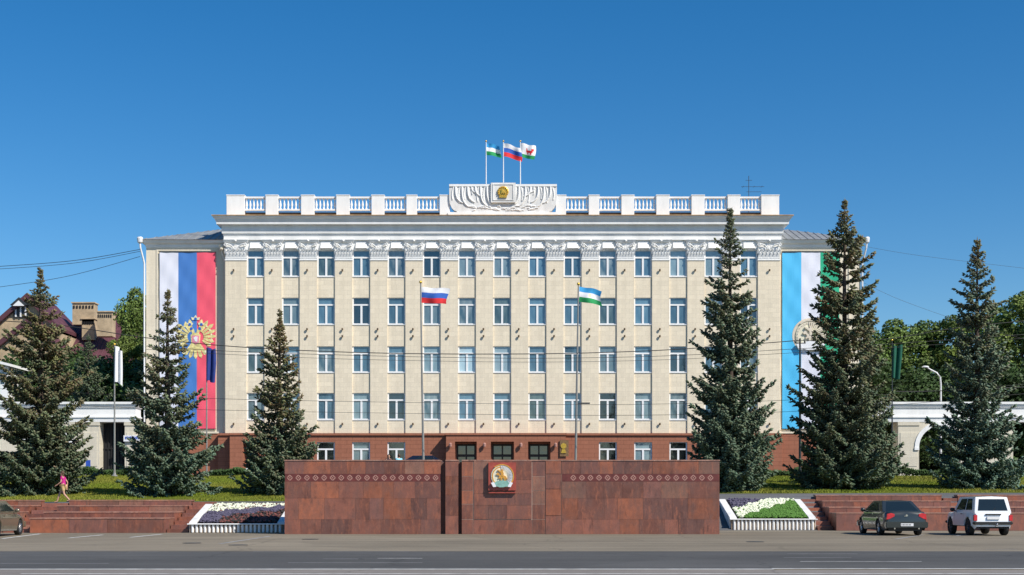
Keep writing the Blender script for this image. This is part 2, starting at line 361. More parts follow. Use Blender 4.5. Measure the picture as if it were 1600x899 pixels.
def emblem(org, parent, cx, cy, cz, r, y, pale=False):
    """round republican emblem in relief: pale ring of ornament, horseman, green bloom and ribbon"""
    def bld(mb, n, mt):
        if pale: mt = {'orange': 'beige', 'teal': 'c_white', 'lilac': 'beige'}.get(mt, mt)
        return mb.build(n, mt, parent, org)
    d = MB(); d.lathe([(r*.5, y), (r, y), (r, y-.03*r), (r*.96, y-.08*r), (0.01, y-.08*r)], cx, cz, 36, 0, 'y'); disc = bld(d, 'emblem_disc', 'cream_relief')
    q = MB(); yy = y-.09*r
    for k in range(22):
        a = math.radians(95-k*9.5); a2 = a-.03
        p = [(cx+r*.5*math.cos(a), cz+r*.5*math.sin(a)), (cx+r*.93*math.cos(a-.09), cz+r*.93*math.sin(a-.09)), (cx+r*.93*math.cos(a+.02), cz+r*.93*math.sin(a+.02))]
        q.prism(p, yy-.04*r, yy+.01*r)
    bld(q, 'emblem_rays', 'lilac')
    q = MB(); n = 30
    for k in range(n):
        a = math.radians(-70+200*k/n); b = math.radians(-70+200*(k+1)/n)
        q.prism([(cx+r*.99*math.cos(a), cz+r*.99*math.sin(a)), (cx+r*1.08*math.cos(a), cz+r*1.08*math.sin(a)), (cx+r*1.08*math.cos(b), cz+r*1.08*math.sin(b)), (cx+r*.99*math.cos(b), cz+r*.99*math.sin(b))], yy-.03*r, yy+.06*r)
    for k in range(26):
        if k % 2: continue
        a = math.radians(90+180*k/26); b = math.radians(90+180*(k+2)/26); q.prism([(cx+r*.80*math.cos(a), cz+r*.80*math.sin(a)), (cx+r*.90*math.cos(a), cz+r*.90*math.sin(a)), (cx+r*.90*math.cos(b), cz+r*.90*math.sin(b)), (cx+r*.80*math.cos(b), cz+r*.80*math.sin(b))], yy-.01*r, yy+.06*r); q.prism([(cx+r*.86*math.cos(a)-.03*r, cz+r*.86*math.sin(a)), (cx+r*.86*math.cos(a), cz+r*.86*math.sin(a)-.03*r), (cx+r*.86*math.cos(a)+.03*r, cz+r*.86*math.sin(a)), (cx+r*.86*math.cos(a), cz+r*.86*math.sin(a)+.03*r)], yy-.03*r, yy+.01*r)
    bld(q, 'emblem_border', 'orange')
    hs = [(-.52, .16), (-.42, .30), (-.30, .30), (-.20, .12), (.02, .04), (.24, .06), (.38, -.04), (.50, -.30), (.40, -.28), (.34, -.14), (.32, -.40), (.22, -.44), (.20, -.20), (.04, -.18), (-.02, -.44), (-.10, -.44), (-.12, -.16), (-.30, -.24), (-.34, -.14), (-.22, -.06), (-.30, .10), (-.42, .08)]
    q = MB(); q.prism([(cx+a*r, cz+b*r) for a, b in hs][::-1], yy-.10*r, yy+.01*r)
    q.prism([(cx+a*r, cz+b*r) for a, b in [(-.06, .0), (-.08, .30), (-.40, .52), (-.36, .60), (-.06, .46), (-.04, .62), (.08, .62), (.08, .46), (.16, .28), (.16, -.12), (.08, -.14), (.08, .0)]][::-1], yy-.12*r, yy+.01*r); bld(q, 'emblem_horseman', 'orange')
    q = MB(); q.prism([(cx+a*r, cz+b*r) for a, b in [(-.72, -.62), (-.45, -.44), (0, -.38), (.45, -.44), (.7, -.62), (.5, -.92), (.15, -.98), (-.2, -1.0), (-.5, -.9)]][::-1], yy-.12*r, yy+.02*r); bld(q, 'emblem_ribbon', 'teal')
    q = MB()
    for s_ in (-1, 1):
        q.prism([(cx+s_*a*r, cz+b*r) for a, b in [(.72, -.52), (.98, -.6), (.78, -.98), (.5, -.95), (.6, -.75)]], yy-.14*r, yy+.02*r)
    bld(q, 'emblem_scroll', 'c_white')
    return disc
def tribune():
    org = (0, 58, 0); t = thing('granite_wall', 'long red granite monument wall with diamond ornament bands and a round emblem', 'wall', org)
    rows = [(0, .64), (.64, 1.55), (1.55, 2.27), (2.60, 3.16)]; D = 1.5; x0, xa, xb, xc, xd, xe = -9.4, -2.66, -2.46, -1.90, -1.76, 9.37
    core = MB(); core.box(x0+.04, xa-.04, 58.008, 58+D-.04, 0, 3.15); core.box(xa-.04, xd+.04, 58.3, 58+D-.04, 0, 3.12); core.box(xb+.04, xc-.04, 58.04, 58.3, 0, 3.15); core.box(xd+.04, xe-.04, 58.009, 58+D-.04, 0, 3.15)
    core.build('core', 'mortar', t, org)
    f = MB(); slabs(f, x0, xa, rows, 58); slab_side(f, x0, -1, 58.045, 58+D, rows+[(2.27, 2.6)]); slabs(f, xb, xc, [(0, .8), (.8, 1.7), (1.7, 2.5), (2.5, 3.16)], 58, .56, .56)
    f.build('left_facing' if False else 'stone_facing', 'granite', t, org, attr=True)
    f = MB(); slabs(f, 2.56, xe, rows, 58); slab_side(f, xe, 1, 58.045, 58+D, rows+[(2.27, 2.6)])
    slabs(f, 1.86, 2.54, [(0, .8), (.8, 1.95), (1.95, 2.6), (2.6, 3.16)], 57.985, .68, .68, .02)
    f.build('stone_facing', 'granite', t, org, attr=True)
    # centre: pale mortar grid and engraved square
    f = MB(); f.box(xd+.01, 1.85, 58.006, 58.05, .01, 3.14); f.build('pale_joints', 'mortar_light', t, org)
    f = MB()
    for a, b, r in [(xd, -1.26, [(0, .64), (.64, 1.3), (1.3, 1.88), (1.88, 2.5), (2.5, 3.16)]), (1.29, 1.85, [(0, .64), (.64, 1.3), (1.3, 1.88), (1.88, 2.5), (2.5, 3.16)])]:
        slabs(f, a, b, r, 58, .5, .6, .022)
    slabs(f, -1.26, 1.29, [(0, .62)], 58, .8, 1.0, .012); slabs(f, -1.235, 1.265, [(.645, 1.25), (1.25, 1.75), (1.75, 2.35), (2.35, 3.16)], 57.985, .6, .9, .010)
    f.build('centre_facing'.replace('centre_', 'centre_'), 'granite', t, org, attr=True)
    f = MB()
    for a, b in [(x0, xa), (2.56, xe)]:
        f.box(a+.02, b-.02, 58.004, 58.05, 2.275, 2.595)
    f.build('ornament_ground', 'ornament_dark', t, org)
    f = MB(); diamonds(f, x0+.03, xa-.03, 58.012, 2.435); diamonds(f, 2.7, xe-.03, 58.012, 2.435); f.build('ornament_band', ['ornament', 'granite_red'], t, org)
    f = MB(); cs = gcol
    for a, b in [(x0-.02, xa), (xb, xc), (xd, xe+.02)]:
        x = a
        while x < b-.01:
            e = min(b, x+RS.uniform(1.0, 1.5)); e = b if b-e < .4 else e
            f.box(x+.003, e-.003, 57.975, 58+D+.02, 3.16, 3.21, 0, mul((.42, .24, .18), RS.uniform(.8, 1.1))); x = e
    f.build('coping', 'granite', t, org, attr=True)
    f = MB(); f.box(-.61, .58, 57.80, 57.98, 1.88, 3.09); f.box(-.60, .57, 57.84, 57.98, 1.76, 1.83); pl = f.build('emblem_plate', 'granite_red', t, org, bevel=.01)
    emblem(org, pl, -.02, 0, 2.50, .48, 57.80)
    # scratches of lighter stone
    return t
tribune()
# ------------------------------------------------------------------ terraces, steps, planters
def terrace(x0, x1, Y, dY, tops, label, base=0):
    org = ((x0+x1)/2, Y[0], 0); t = thing('terrace_wall', label, 'retaining wall', org, group='stepped red granite terrace walls')
    for k, (y, z) in enumerate(zip(Y, tops)):
        ynext = Y[k+1]+.12 if k+1 < len(Y) else y+.55
        f = MB(); f.box(x0+.03+k*.004, x1-.03-k*.004, y+.04, ynext, 0, z-.06)
        tr = f.build('tier', 'mortar', t, org)
        f = MB(); slabs(f, x0+k*.004, x1-k*.004, [(max(0, tops[k-1]-.12) if k else 0, z-.05)], y, .8, 2.2, .012)
        slab_side(f, x0+k*.004, -1, y+.045, ynext, [(0, z-.05)]); slab_side(f, x1-k*.004, 1, y+.045, ynext, [(0, z-.05)])
        f.build('facing', 'granite', tr, org, attr=True)
        f = MB(); x = x0-.02
        while x < x1+.01:
            e = min(x1+.02, x+RS.uniform(1.2, 1.8)); e = x1+.02 if x1-e < .5 else e
            c = gcol(); c = mul((.42, .22, .16), RS.uniform(.8, 1.1))
            f.box(x+.004, e-.004, y-.02, ynext-.04*(k+1 < len(Y)), z-.05, z, 0, c); x = e+0
            if e >= x1+.02: break
        f.build('coping', 'granite', tr, org, attr=True)
YL = [60, 61.8, 63.6, 65.4]; TL = [.67, .93, 1.21, 1.47]; YR = [64, 65.4, 66.8, 68.2]; TR = [.86, 1.13, 1.43, 1.72]
terrace(-21.1, -15.1, YL, 0, TL, 'four stepped red granite terrace walls left of the white planter and steps')
terrace(-34, -22.45, YL, 0, TL, 'stepped red granite terrace behind the beige car at the left edge')
terrace(15.9, 22.3, YR, 0, TR, 'four stepped red granite terrace walls behind the dark grey saloon')
terrace(23.1, 36, YR, 0, TR, 'stepped red granite terrace at the right edge behind the white off roader')
def steps(x0, x1, Y, H, label, n=8, run=.72):
    org = ((x0+x1)/2, Y, 0); f = MB()
    for k in range(n): f.box(x0, x1, Y+k*run, Y+n*run+.3 if k == n-1 else Y+(k+1)*run+.05, 0, H*(k+1)/n, 0, mul(gcol(), 1.25))
    tag(f.build('stone_steps', 'granite', None, org, attr=True), label, 'steps', 'red granite steps between terraces')
steps(-15.06, -14.1, 60.3, 1.36, 'flight of red granite steps between the left terrace and the left planter')
steps(-22.40, -21.15, 60.3, 1.3, 'flight of granite steps beside the left car where the woman walks')
steps(15.14, 15.86, 64.5, 1.5, 'flight of red granite steps between the right planter and right terrace', 7, .6)
steps(22.35, 23.05, 64.5, 1.55, 'narrow granite steps behind the white off roader', 7, .6)
def planter(x0, x1, Y0, Y1, z0, z1, label):
    org = ((x0+x1)/2, Y0, 0); t = thing('flower_planter', label, 'planter', org, group='white ribbed planters beside the granite wall')
    def zz(y): return z0+(z1-z0)*(y-Y0)/(Y1-Y0)
    b = MB(); b.box(x0+.06, x1-.06, Y0+.10, Y0+.3, 0, z0-.09); b.build('front_panel', 'tan_panel', t, org)
    r = MB(); n = int((x1-x0)/.195)
    for k in range(n):
        c = x0+.1+(x1-x0-.2)*(k+.5)/n
        r.lathe([(.052, .02), (.060, .05), (.060, z0-.1), (.052, z0-.055)], c, Y0+.09, 10)
    r.build('ribs', 'white', t, org, smooth='auto')
    p = MB(); p.box(x0-.03, x1+.03, Y0-.03, Y0+.26, z0-.05, z0); p.build('front_rim', 'white', t, org, bevel=.01)
    for s_ in (0, 1):
        a, c = (x0, x0+.34) if s_ == 0 else (x1-.34, x1)
        p = MB(); p.add([(a, Y0+.262, -.05), (c, Y0+.262, -.05), (c, Y1, -.05), (a, Y1, -.05), (a, Y0+.262, zz(Y0+.262)-.003), (c, Y0+.262, zz(Y0+.262)-.003), (c, Y1, zz(Y1)), (a, Y1, zz(Y1))], [(0, 1, 2, 3), (4, 5, 6, 7), (0, 1, 5, 4), (1, 2, 6, 5), (2, 3, 7, 6), (3, 0, 4, 7)])
        p.build('side_slab', 'white_dirty', t, org, bevel=.01)
    p = MB(); a, c = x0+.345, x1-.345; yb = Y0+.265
    p.add([(a, yb, -.05), (c, yb, -.05), (c, Y1, -.05), (a, Y1, -.05), (a, yb, zz(yb)-.07), (c, yb, zz(yb)-.07), (c, Y1, zz(Y1)-.05), (a, Y1, zz(Y1)-.05)], [(0, 1, 2, 3), (4, 5, 6, 7), (0, 1, 5, 4), (1, 2, 6, 5), (2, 3, 7, 6), (3, 0, 4, 7)])
    p.build('soil_bed', 'soil', t, org)
    return zz
def tufts(name, mats, pts, size, label, cat, attr=None):
    mb = MB()
    for (x, y, z) in pts:
        r = size*RS.uniform(.55, 1.5); z += RS.uniform(0, .9)*size; m = RS.randint(len(mats))
        a = RS.uniform(0, 6.28); ca, sa = math.cos(a), math.sin(a); v = []
        for k in range(5):
            t = 2*math.pi*k/5+a; v.append((x+r*math.cos(t), y+r*math.sin(t), z+RS.uniform(.3, .8)*r))
        v.append((x, y, z+r*1.3)); v.append((x, y, z-.02)); fs = [(k, (k+1) % 5, 5) for k in range(5)]+[((k+1) % 5, k, 6) for k in range(5)]
        mb.add(v, fs, m)
    o = mb.build(name, mats, recalc=False); return tag(o, label, cat, None, 'stuff')
# left
zz = planter(-14.05, -9.75, 60, 63.6, .42, 1.28, 'white ribbed planter with purple and dark flowers left of the granite wall')
W, PU, DK = [], [], []
for i in range(4200):
    u, v = RS.rand(), RS.rand(); x = -13.6+u*3.4; y = 60.3+v*3.25; z = zz(y)-.06
    n = .06*math.sin(x*5+y*3)
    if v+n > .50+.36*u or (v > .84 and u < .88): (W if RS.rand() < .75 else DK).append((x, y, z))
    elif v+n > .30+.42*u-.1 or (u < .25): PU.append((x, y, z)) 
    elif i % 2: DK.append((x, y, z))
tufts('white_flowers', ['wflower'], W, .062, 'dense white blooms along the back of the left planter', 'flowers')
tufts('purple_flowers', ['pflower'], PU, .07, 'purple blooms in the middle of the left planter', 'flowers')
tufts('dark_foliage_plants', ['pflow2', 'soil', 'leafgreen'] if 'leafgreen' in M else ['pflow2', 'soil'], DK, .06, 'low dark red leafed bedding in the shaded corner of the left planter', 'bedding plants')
zz = planter(10.95, 15.1, 64.5, 68.1, .56, 1.50, 'white ribbed planter with a white flower band and green grass right of the granite wall')
W, PU, GR = [], [], []
M['greentuft'] = MN('fresh_grass_tuft', (.07, .17, .02), .8, .3, 20)
for i in range(4200):
    u, v = RS.rand(), RS.rand(); x = 11.4+u*3.3; y = 64.8+v*3.25; z = zz(y)-.06; n = .04*math.sin(x*5+y*3)
    e = v+n-.95*u
    if e < -.02: GR.append((x, y, z))
    elif e < .42:
        (W if RS.rand() < .72 else GR).append((x, y, z))
    elif i % 2 == 0: PU.append((x, y, z))
tufts('white_flowers', ['wflower'], W, .068, 'diagonal band of white blooms in the right planter', 'flowers')
tufts('purple_flowers', ['pflower'], PU, .07, 'purple blooms at the back left of the right planter', 'flowers')
tufts('grass_patch', ['greentuft'], GR, .06, 'bright green grass triangle in the right planter', 'grass')
# ------------------------------------------------------------------ the city hall
BY = 105.0; BO = (0, 105, 3.06)
PITCH = 55.07/20; NB = 15; XC = -.02
bays = [XC+(i-7)*PITCH for i in range(NB)]
def molding(mb, x0, x1, yf, yb, prof, m=0):
    rings = [[(x0-p, yb, z), (x0-p, yf-p, z), (x1+p, yf-p, z), (x1+p, yb, z)] for p, z in prof]
    vs = [v for r in rings for v in r]; n = len(prof)
    mb.add(vs, [(i*4+k, i*4+k+1, (i+1)*4+k+1, (i+1)*4+k) for i in range(n-1) for k in range(3)]+[tuple(range(4))[::-1], tuple((n-1)*4+k for k in range(4))], m)
def cells(mb, x0, x1, z0, z1, y0, y1, holes, m=0):
    xs = sorted(set([x0, x1]+[h[0] for h in holes]+[h[1] for h in holes])); zs = sorted(set([z0, z1]+[h[2] for h in holes]+[h[3] for h in holes]))
    for i in range(len(xs)-1):
        for j in range(len(zs)-1):
            cx, cz = (xs[i]+xs[i+1])/2, (zs[j]+zs[j+1])/2
            if any(h[0] < cx < h[1] and h[2] < cz < h[3] for h in holes): continue
            mb.box(xs[i], xs[i+1], y0, y1, zs[j], zs[j+1], m)
def city_hall():
    B = thing('city_hall', 'cream five storey administration building with white cornice and red granite base', 'building', BO)
    def bp(mb, n, mt, par=None, **k): return mb.build(n, mt, par if par is not None else B, BO, **k)
    X0, X1 = -21.65, 21.68
    w = MB()
    for a, b in [(6.6, 7.65), (9.75, 11.35), (13.4, 15.1), (17.2, 18.85)]: w.box(X0+.05, X1-.05, BY+.10, BY+.9, a, b)
    w.box(X0+.002, X1-.002, BY+.8, 122, 6.6, 23.3); bp(w, 'wall', 'cream')
    w = MB(); w.box(X0+.05, X1-.05, BY+.08, BY+.8, 20.9, 21.7); bp(w, 'lintel_band', 'white')
    # pilasters
    pw = 1.34; pc = [(bays[i]+bays[i+1])/2 for i in range(NB-1)]; 
    p = MB(); p.box(-pw/2, pw/2, 0, .85, 0, 20.15-6.6); p0 = p.build('pilaster', 'cream', B)
    p0.location = (pc[0]-BO[0], BY-BO[1], 6.6-BO[2])
    for c in pc[1:]: copy_part(p0, (c-BO[0], BY-BO[1], 6.6-BO[2]))
    for a, b in [(X0, bays[0]-.71), (bays[-1]+.71, X1)]:
        p = MB(); p.box(a, b, BY, BY+.85, 6.6, 20.15); bp(p, 'pilaster', 'cream')
    # capitals
    def capital(wd):
        c = MB(); h = 1.53; hw = wd/2
        c.box(-hw+.02, hw-.02, 0, .6, 0, h)
        c.box(-hw-.03, hw+.03, -.05, .6, -.06, .03); c.box(-hw-.01, hw+.01, -.03, .6, .12, .17)
        n = 6; lw = wd/n
        for row, (zb, zt, pr) in enumerate([(.2, .56, .12), (.48, .86, .17)]):
            for k in range(n+row):
                x = -hw+lw*(k+.5-(.5 if row else 0)); a = lw*.42
                if x < -hw+.02 or x > hw-.02: a *= .6
                c.add([(x-a, -.01, zb), (x+a, -.01, zb), (x+a*.9, -pr*.5, (zb+zt)/2), (x-a*.9, -pr*.5, (zb+zt)/2), (x+a*.35, -pr, zt), (x-a*.35, -pr, zt), (x+a*.3, -pr*1.1, zt-.1), (x-a*.3, -pr*1.1, zt-.1), (x, 0.0, zt)],
                      [(0, 1, 2, 3), (3, 2, 4, 5), (5, 4, 6, 7), (1, 8, 2), (0, 3, 8), (2, 8, 4), (3, 5, 8)])
        for s_ in (-1, 1):   # volutes and stalks
            pts = [(s_*.08, -.05, .72), (s_*.22, -.10, .98), (s_*.40, -.15, 1.13), (s_*(hw-.12), -.20, 1.2)]; c.tube(pts, [.03, .045, .055, .06], 6)
            cx, cz, R = s_*(hw-.07), 1.12, .15
            sp = [(cx+R*(1-k/14)*math.cos(-s_*k*.62+1.57), -.20-.004*k, cz+R*(1-k/14)*math.sin(-s_*k*.62+1.57)) for k in range(12)]; c.tube(sp, .042, 6)
            c.tube([(cx, 0, cz), (cx, -.2, cz)], .05, 8)
            pts = [(s_*.05, -.05, .8), (s_*.12, -.1, 1.0), (s_*.05, -.14, 1.16), (s_*.0, -.14, 1.08)]; c.tube(pts, .028, 5)
        c.add([(-hw-.1, -.12, h-.2), (hw+.1, -.12, h-.2), (hw+.17, -.24, h), (-hw-.17, -.24, h), (-hw-.1, .6, h-.2), (hw+.1, .6, h-.2), (hw+.17, .6, h), (-hw-.17, .6, h)],
              [(0, 1, 2, 3), (0, 4, 5, 1), (3, 2, 6, 7), (0, 3, 7, 4), (1, 5, 6, 2)])
        c.ball((0, -.2, h-.08), .1)
        return c
    c0 = capital(pw).build('capital', 'white', B); c0.location = (pc[0], BY-BO[1], 20.15-BO[2])
    for c in pc[1:]: copy_part(c0, (c, BY-BO[1], 20.15-BO[2]))
    for a, b in [(X0, bays[0]-.71), (bays[-1]+.71, X1)]:
        c = capital(b-a).build('capital', 'white', B); c.location = ((a+b)/2, BY-BO[1], 20.15-BO[2])
    # slanted white hoods over the top windows
    h = MB(); h.add([(-.52, 0, 0), (.52, 0, 0), (.42, -.28, .1), (-.42, -.28, .1), (-.6, 0, .62), (.6, 0, .62), (.40, -.05, .62), (-.40, -.05, .62)], [(0, 1, 2, 3), (3, 2, 6, 7), (0, 3, 7, 4), (1, 5, 6, 2), (4, 7, 6, 5)])
    h0 = h.build('window_hood', 'white', B); h0.location = (bays[0], .1, 20.93-BO[2])
    for x in bays[1:]: copy_part(h0, (x, .1, 20.93-BO[2]))
    # windows: frame mesh + pane child
    protos = {}
    def window(kind, Hh):
        key = (kind, Hh)
        if key not in protos:
            f = MB(); hw = .70; tr = Hh-.50
            f.box(-hw, -hw+.10, 0, .12, 0, Hh); f.box(hw-.10, hw, 0, .12, 0, Hh); f.box(-hw+.1, hw-.1, 0, .12, 0, .09); f.box(-hw+.1, hw-.1, 0, .12, Hh-.05, Hh)
            f.box(-hw+.1, hw-.1, .0, .12, tr-.12, tr); f.box(-.075, .075, .003, .12, .09, tr-.12)
            f.box(-hw-.0, hw+.0, -.12, .0, -.05, -.0)
            o = f.build('window', 'white_frame', B); g = MB(); g.box(-hw+.08, hw-.08, .07, .10, .07, Hh-.04); g.build('pane', 'g_'+kind, o); protos[key] = o; return o, True
        return protos[key], False
    def put(x, z, y, kind, Hh):
        o, new = window(kind, Hh)
        if new: o.location = (x-BO[0], y-BO[1], z-BO[2])
        else: o = copy_part(o, (x-BO[0], y-BO[1], z-BO[2]))
        return o
    kinds = ['mid', 'dark', 'pale']
    tab = {3: 'mchmcdppmmcmppm', 2: 'mpmdmpchmmhmmcd', 1: 'hmcmmpbbmmpmdmc', 0: 'pmmpdcmmhmkpcmm'}
    km = {'c': 'curt', 'h': 'half', 'm': 'mid', 'p': 'pale', 'd': 'dark', 'b': 'bright', 'k': 'black'}
    zr = [(7.65, 2.10), (11.35, 2.05), (15.1, 2.1), (18.85, 2.05)]
    for r, (z, hh) in enumerate(zr):
        for i, x in enumerate(bays): put(x, z, BY+.17, km[tab[r][i]], hh)
    # spot lamps on pilasters
    L = MB(); L.tube([(0, -.01, 0), (0, -.10, 0)], .05, 8); L.tube([(0, -.10, -.07), (0, -.15, .09)], .065, 10)
    l0 = None
    for c in [X0+.75]+pc+[X1-.75]:
        for py in (423, 515, 526, 663):
            loc = (c-.08, 0, PZ(py, 105)-BO[2])
            if l0 is None: l0 = L.build('facade_lamp', 'lampbrown', B); l0.location = loc
            else: copy_part(l0, loc)
    # entablature
    e = MB(); molding(e, X0, X1, BY, 122, [(.10, 21.68), (.10, 22.0), (.14, 22.03), (.14, 22.10), (.22, 22.16), (.25, 22.42), (.24, 22.46), (.24, 22.78), (.58, 22.82), (.59, 23.0), (.62, 23.03), (.70, 23.2), (.78, 23.28), (.84, 23.34), (.84, 23.42)])
    bp(e, 'cornice', 'white')
    e = MB(); molding(e, X0, X1, BY, 122.2, [(.8, 23.422), (.90, 23.425), (.90, 23.48), (.3, 23.60)]); bp(e, 'cornice_flashing', 'ochre')
    # balustrade
    yb0, yb1 = BY+.0, BY+.45
    rp = MB(); spans = []
    piers = [(354, 382), (415, 434.5), (470.5, 491), (525.5, 546), (580.5, 600.5), (635, 651.5), (687, 703)]
    allp = [(PX(a, 105), PX(b, 105)) for a, b in piers]; allp += [(-b+.07, -a+.07) for a, b in allp]; allp.sort()
    for a, b in allp:
        q = MB(); q.box(a, b, yb0-.03, yb1+.03, 23.56, 25.14); q.box(a-.03, b+.03, yb0-.06, yb1+.06, 25.14, 25.22); bp(q, 'pier', 'white', bevel=.012)
    bal = MB(); bal.lathe([(.085, 0), (.085, .08), (.05, .12), (.085, .28), (.09, .36), (.05, .58), (.045, .68), (.08, .74), (.08, .80)], 0, 0, 10)
    b0 = None
    for i in range(len(allp)-1):
        a, b = allp[i][1], allp[i+1][0]
        if b-a > 3: continue
        q = MB(); q.box(a, b, yb0+.08, yb1-.08, 24.96, 25.10); bp(q, 'top_rail', 'white'); q = MB(); q.box(a, b, yb0+.08, yb1-.08, 24.0, 24.12); bp(q, 'bottom_rail', 'white')
        q = MB(); q.box(a, b, yb0+.25, yb1+.2, 23.5, 23.9); bp(q, 'rail_shade', 'rail_shade')  # added dark strip standing in for shade in the gap under the rail
        for k in range(6):
            x = a+(b-a)*(k+.5)/6; loc = (x-BO[0], .22, 24.13-BO[2])
            if b0 is None: b0 = bal.build('baluster', 'white', B, smooth='auto'); b0.location = loc
            else: copy_part(b0, loc)
    rf = MB(); rf.box(X0+.3, X1-.3, BY+.5, 121.5, 23.3, 23.62); bp(rf, 'flat_roof', 'roofmetal')
    # pediment
    ax, bx = PX(702, 105), PX(870, 105); zt, zb = 25.95, 23.6
    prof = [(ax, zt), (ax, 24.9)]+[(ax+.62*(1-math.cos(t)), 24.9-1.0*math.sin(t)) for t in [.4, .8, 1.2, 1.5]]+[(ax+.7, zb), (bx-.7, zb)]+[(bx-.62*(1-math.cos(t)), 24.9-1.0*math.sin(t)) for t in [1.5, 1.2, .8, .4]]+[(bx, 24.9), (bx, zt)]
    q = MB(); q.prism(prof, BY-.15, BY+.5); pd = bp(q, 'crest_panel', 'white_dirty')
    q = MB(); q.box(ax+.0, bx-.0, BY-.22, BY+.5, zt-.12, zt+.05); q.box(ax-.1, bx+.1, BY-.22, BY+.55, 23.56, 23.82); bp(q, 'crest_coping', 'white', pd)
    q = MB(); c = (ax+bx)/2
    rnd = random.Random(3)
    for s_ in (-1, 1):
        for off, dep, r in [(1.25, 1.35, .10), (1.75, 1.45, .085), (2.15, .75, .09), (2.75, 1.2, .09), (3.2, 1.55, .085), (3.7, 1.25, .09), (2.45, .5, .06), (1.0, 1.1, .07)]:
            x = c+s_*off; pts = []
            for k in range(10):
                u = k/9; pts.append((x-s_*.55*(u**3)*min(1, off/2), BY-.17-.03*math.sin(u*3), zt-.15-dep*(1-(1-u)**1.3)))
            q.tube(pts, [r*(1-.4*k/9) for k in range(10)], 7)
            pts = [(x+s_*.16+.12*math.sin(u*2.6)*s_, BY-.16, zt-.15-dep*.8*u) for u in [i/6 for i in range(7)]]; q.tube(pts, r*.55, 6)
    for k in range(46):   # weathered relief along the foot
        x = c-2.6+5.2*rnd.random(); z = 23.95+.38*rnd.random(); a = rnd.uniform(-.6, .6); d = rnd.uniform(.08, .28)
        q.tube([(x-d*math.cos(a), BY-.16, z-d*.4*math.sin(a)), (x, BY-.19, z+.03), (x+d*math.cos(a), BY-.16, z+d*.4*math.sin(a))], rnd.uniform(.03, .055), 6)
    bp(q, 'crest_relief', 'white', pd)
    q = MB(); q.box(c-.95, c+.98, BY-.36, BY-.1, 24.55, 26.08); q.box(c-.80, c+.83, BY-.40, BY-.36, 24.70, 24.76); q.box(c-.80, c+.83, BY-.40, BY-.36, 25.92, 25.98); q.box(c-.80, c-.74, BY-.40, BY-.36, 24.76, 25.92); q.box(c+.77, c+.83, BY-.40, BY-.36, 24.76, 25.92); bp(q, 'crest_frame', 'white_dirty', pd)
    q = MB(); q.lathe([(.40, BY-.36), (.44, BY-.42), (.38, BY-.45), (.01, BY-.45)], c, 25.36, 24, 0, 'y')
    for k in range(14):
        a = k*math.pi*2/14; q.ball((c+.36*math.cos(a), BY-.46, 25.36+.36*math.sin(a)), .07, 0, 6, 5)
    q.prism([(c+a_*.4, 25.36+b_*.4) for a_, b_ in [(-.4, -.5), (-.3, 0), (-.3, .5), (0, .3), (.1, .05), (.5, -.4), (.2, -.2), (.1, -.5), (-.1, -.2)]][::-1], BY-.55, BY-.45); q.box(c-.3, c+.3, BY-.5, BY-.4, 24.9, 25.02)
    bp(q, 'gold_emblem', 'gold', pd)
    # ---- ground floor
    gh = []; gw = []
    for i, x in enumerate(bays):
        if i in (0, 5, 6, 7, 8, 9): continue
        gh.append((x-.70, x+.70, 3.8, 5.9)); gw.append((i, x))
    door = [(PX(711, 104.2), PX(745, 104.2)), (PX(767, 104.2), PX(803, 104.2)), (PX(825, 104.2), PX(860, 104.2))]
    for a, b in door: gh.append((a+.1, b-.1, 3.06, 5.75))
    ld = (PX(380, 104.2), PX(404, 104.2)); gh.append((ld[0]+.1, ld[1]-.1, 3.06, 5.75))
    w = MB(); cells(w, X0-.55, X1+.15, 3.0, 6.42, BY-.05, BY+.8, gh); w.box(X0, X1, BY+.8, 122, 3.0, 6.6); bp(w, 'granite_base', 'redbase')
    w = MB(); w.box(X0-.58, X1+.18, BY-.17, BY+.5, 6.42, 6.58); bp(w, 'string_course', 'redbase')
    kk = {2: 'black', 3: 'pale', 4: 'black', 10: 'black', 11: 'pale', 12: 'black'}
    for i, x in gw: put(x, 3.8, BY+.06, kk.get(i, 'dark'), 2.1)
    def porch(x0, x1, openings, nm):
        q = MB(); cells(q, x0, x1, 3.0, 6.40, BY-.95, BY-.052, [(a, b, 2.9, 5.9) for a, b in openings]); po = bp(q, 'porch', 'redbase')
        q = MB(); q.box(x0-.06, x1+.06, BY-1.03, BY-.06, 6.402, 6.56); bp(q, 'porch_cornice', 'redbase', po)
        for a, b in openings:
            d = MB(); d.box(a+.1, b-.1, BY+.25, BY+.32, 3.06, 5.75); dd = bp(d, 'door', 'bronze')
            g = MB(); m_ = (a+b)/2
            for s0, s1 in ((a+.22, m_-.06), (m_+.06, b-.22)):
                g.box(s0, s1, BY+.235, BY+.25, 3.5, 4.75); g.box(s0, s1, BY+.235, BY+.25, 4.95, 5.6)
            bp(g, 'door_glass', 'g_black', dd)
            g = MB(); g.tube([(m_-.08, BY+.2, 4.0), (m_-.08, BY+.2, 4.4)], .02, 6); g.tube([(m_+.08, BY+.2, 4.0), (m_+.08, BY+.2, 4.4)], .02, 6); bp(g, 'handle', 'chrome', dd)
        return po
    porch(PX(697, 104.05), PX(884, 104.05), door, 'c'); porch(PX(359, 104.05), PX(416, 104.05), [ld], 'l')
    for px in (704, 757, 814, 868):
        g = MB(); x = PX(px, 104); g.tube([(x, BY-.95, 5.75), (x, BY-1.12, 5.75), (x, BY-1.15, 5.62)], .03, 6); g.lathe([(.05, 5.45), (.11, 5.5), (.13, 5.72), (.05, 5.8)], x, BY-1.15, 8); bp(g, 'porch_lamp', 'ornament')
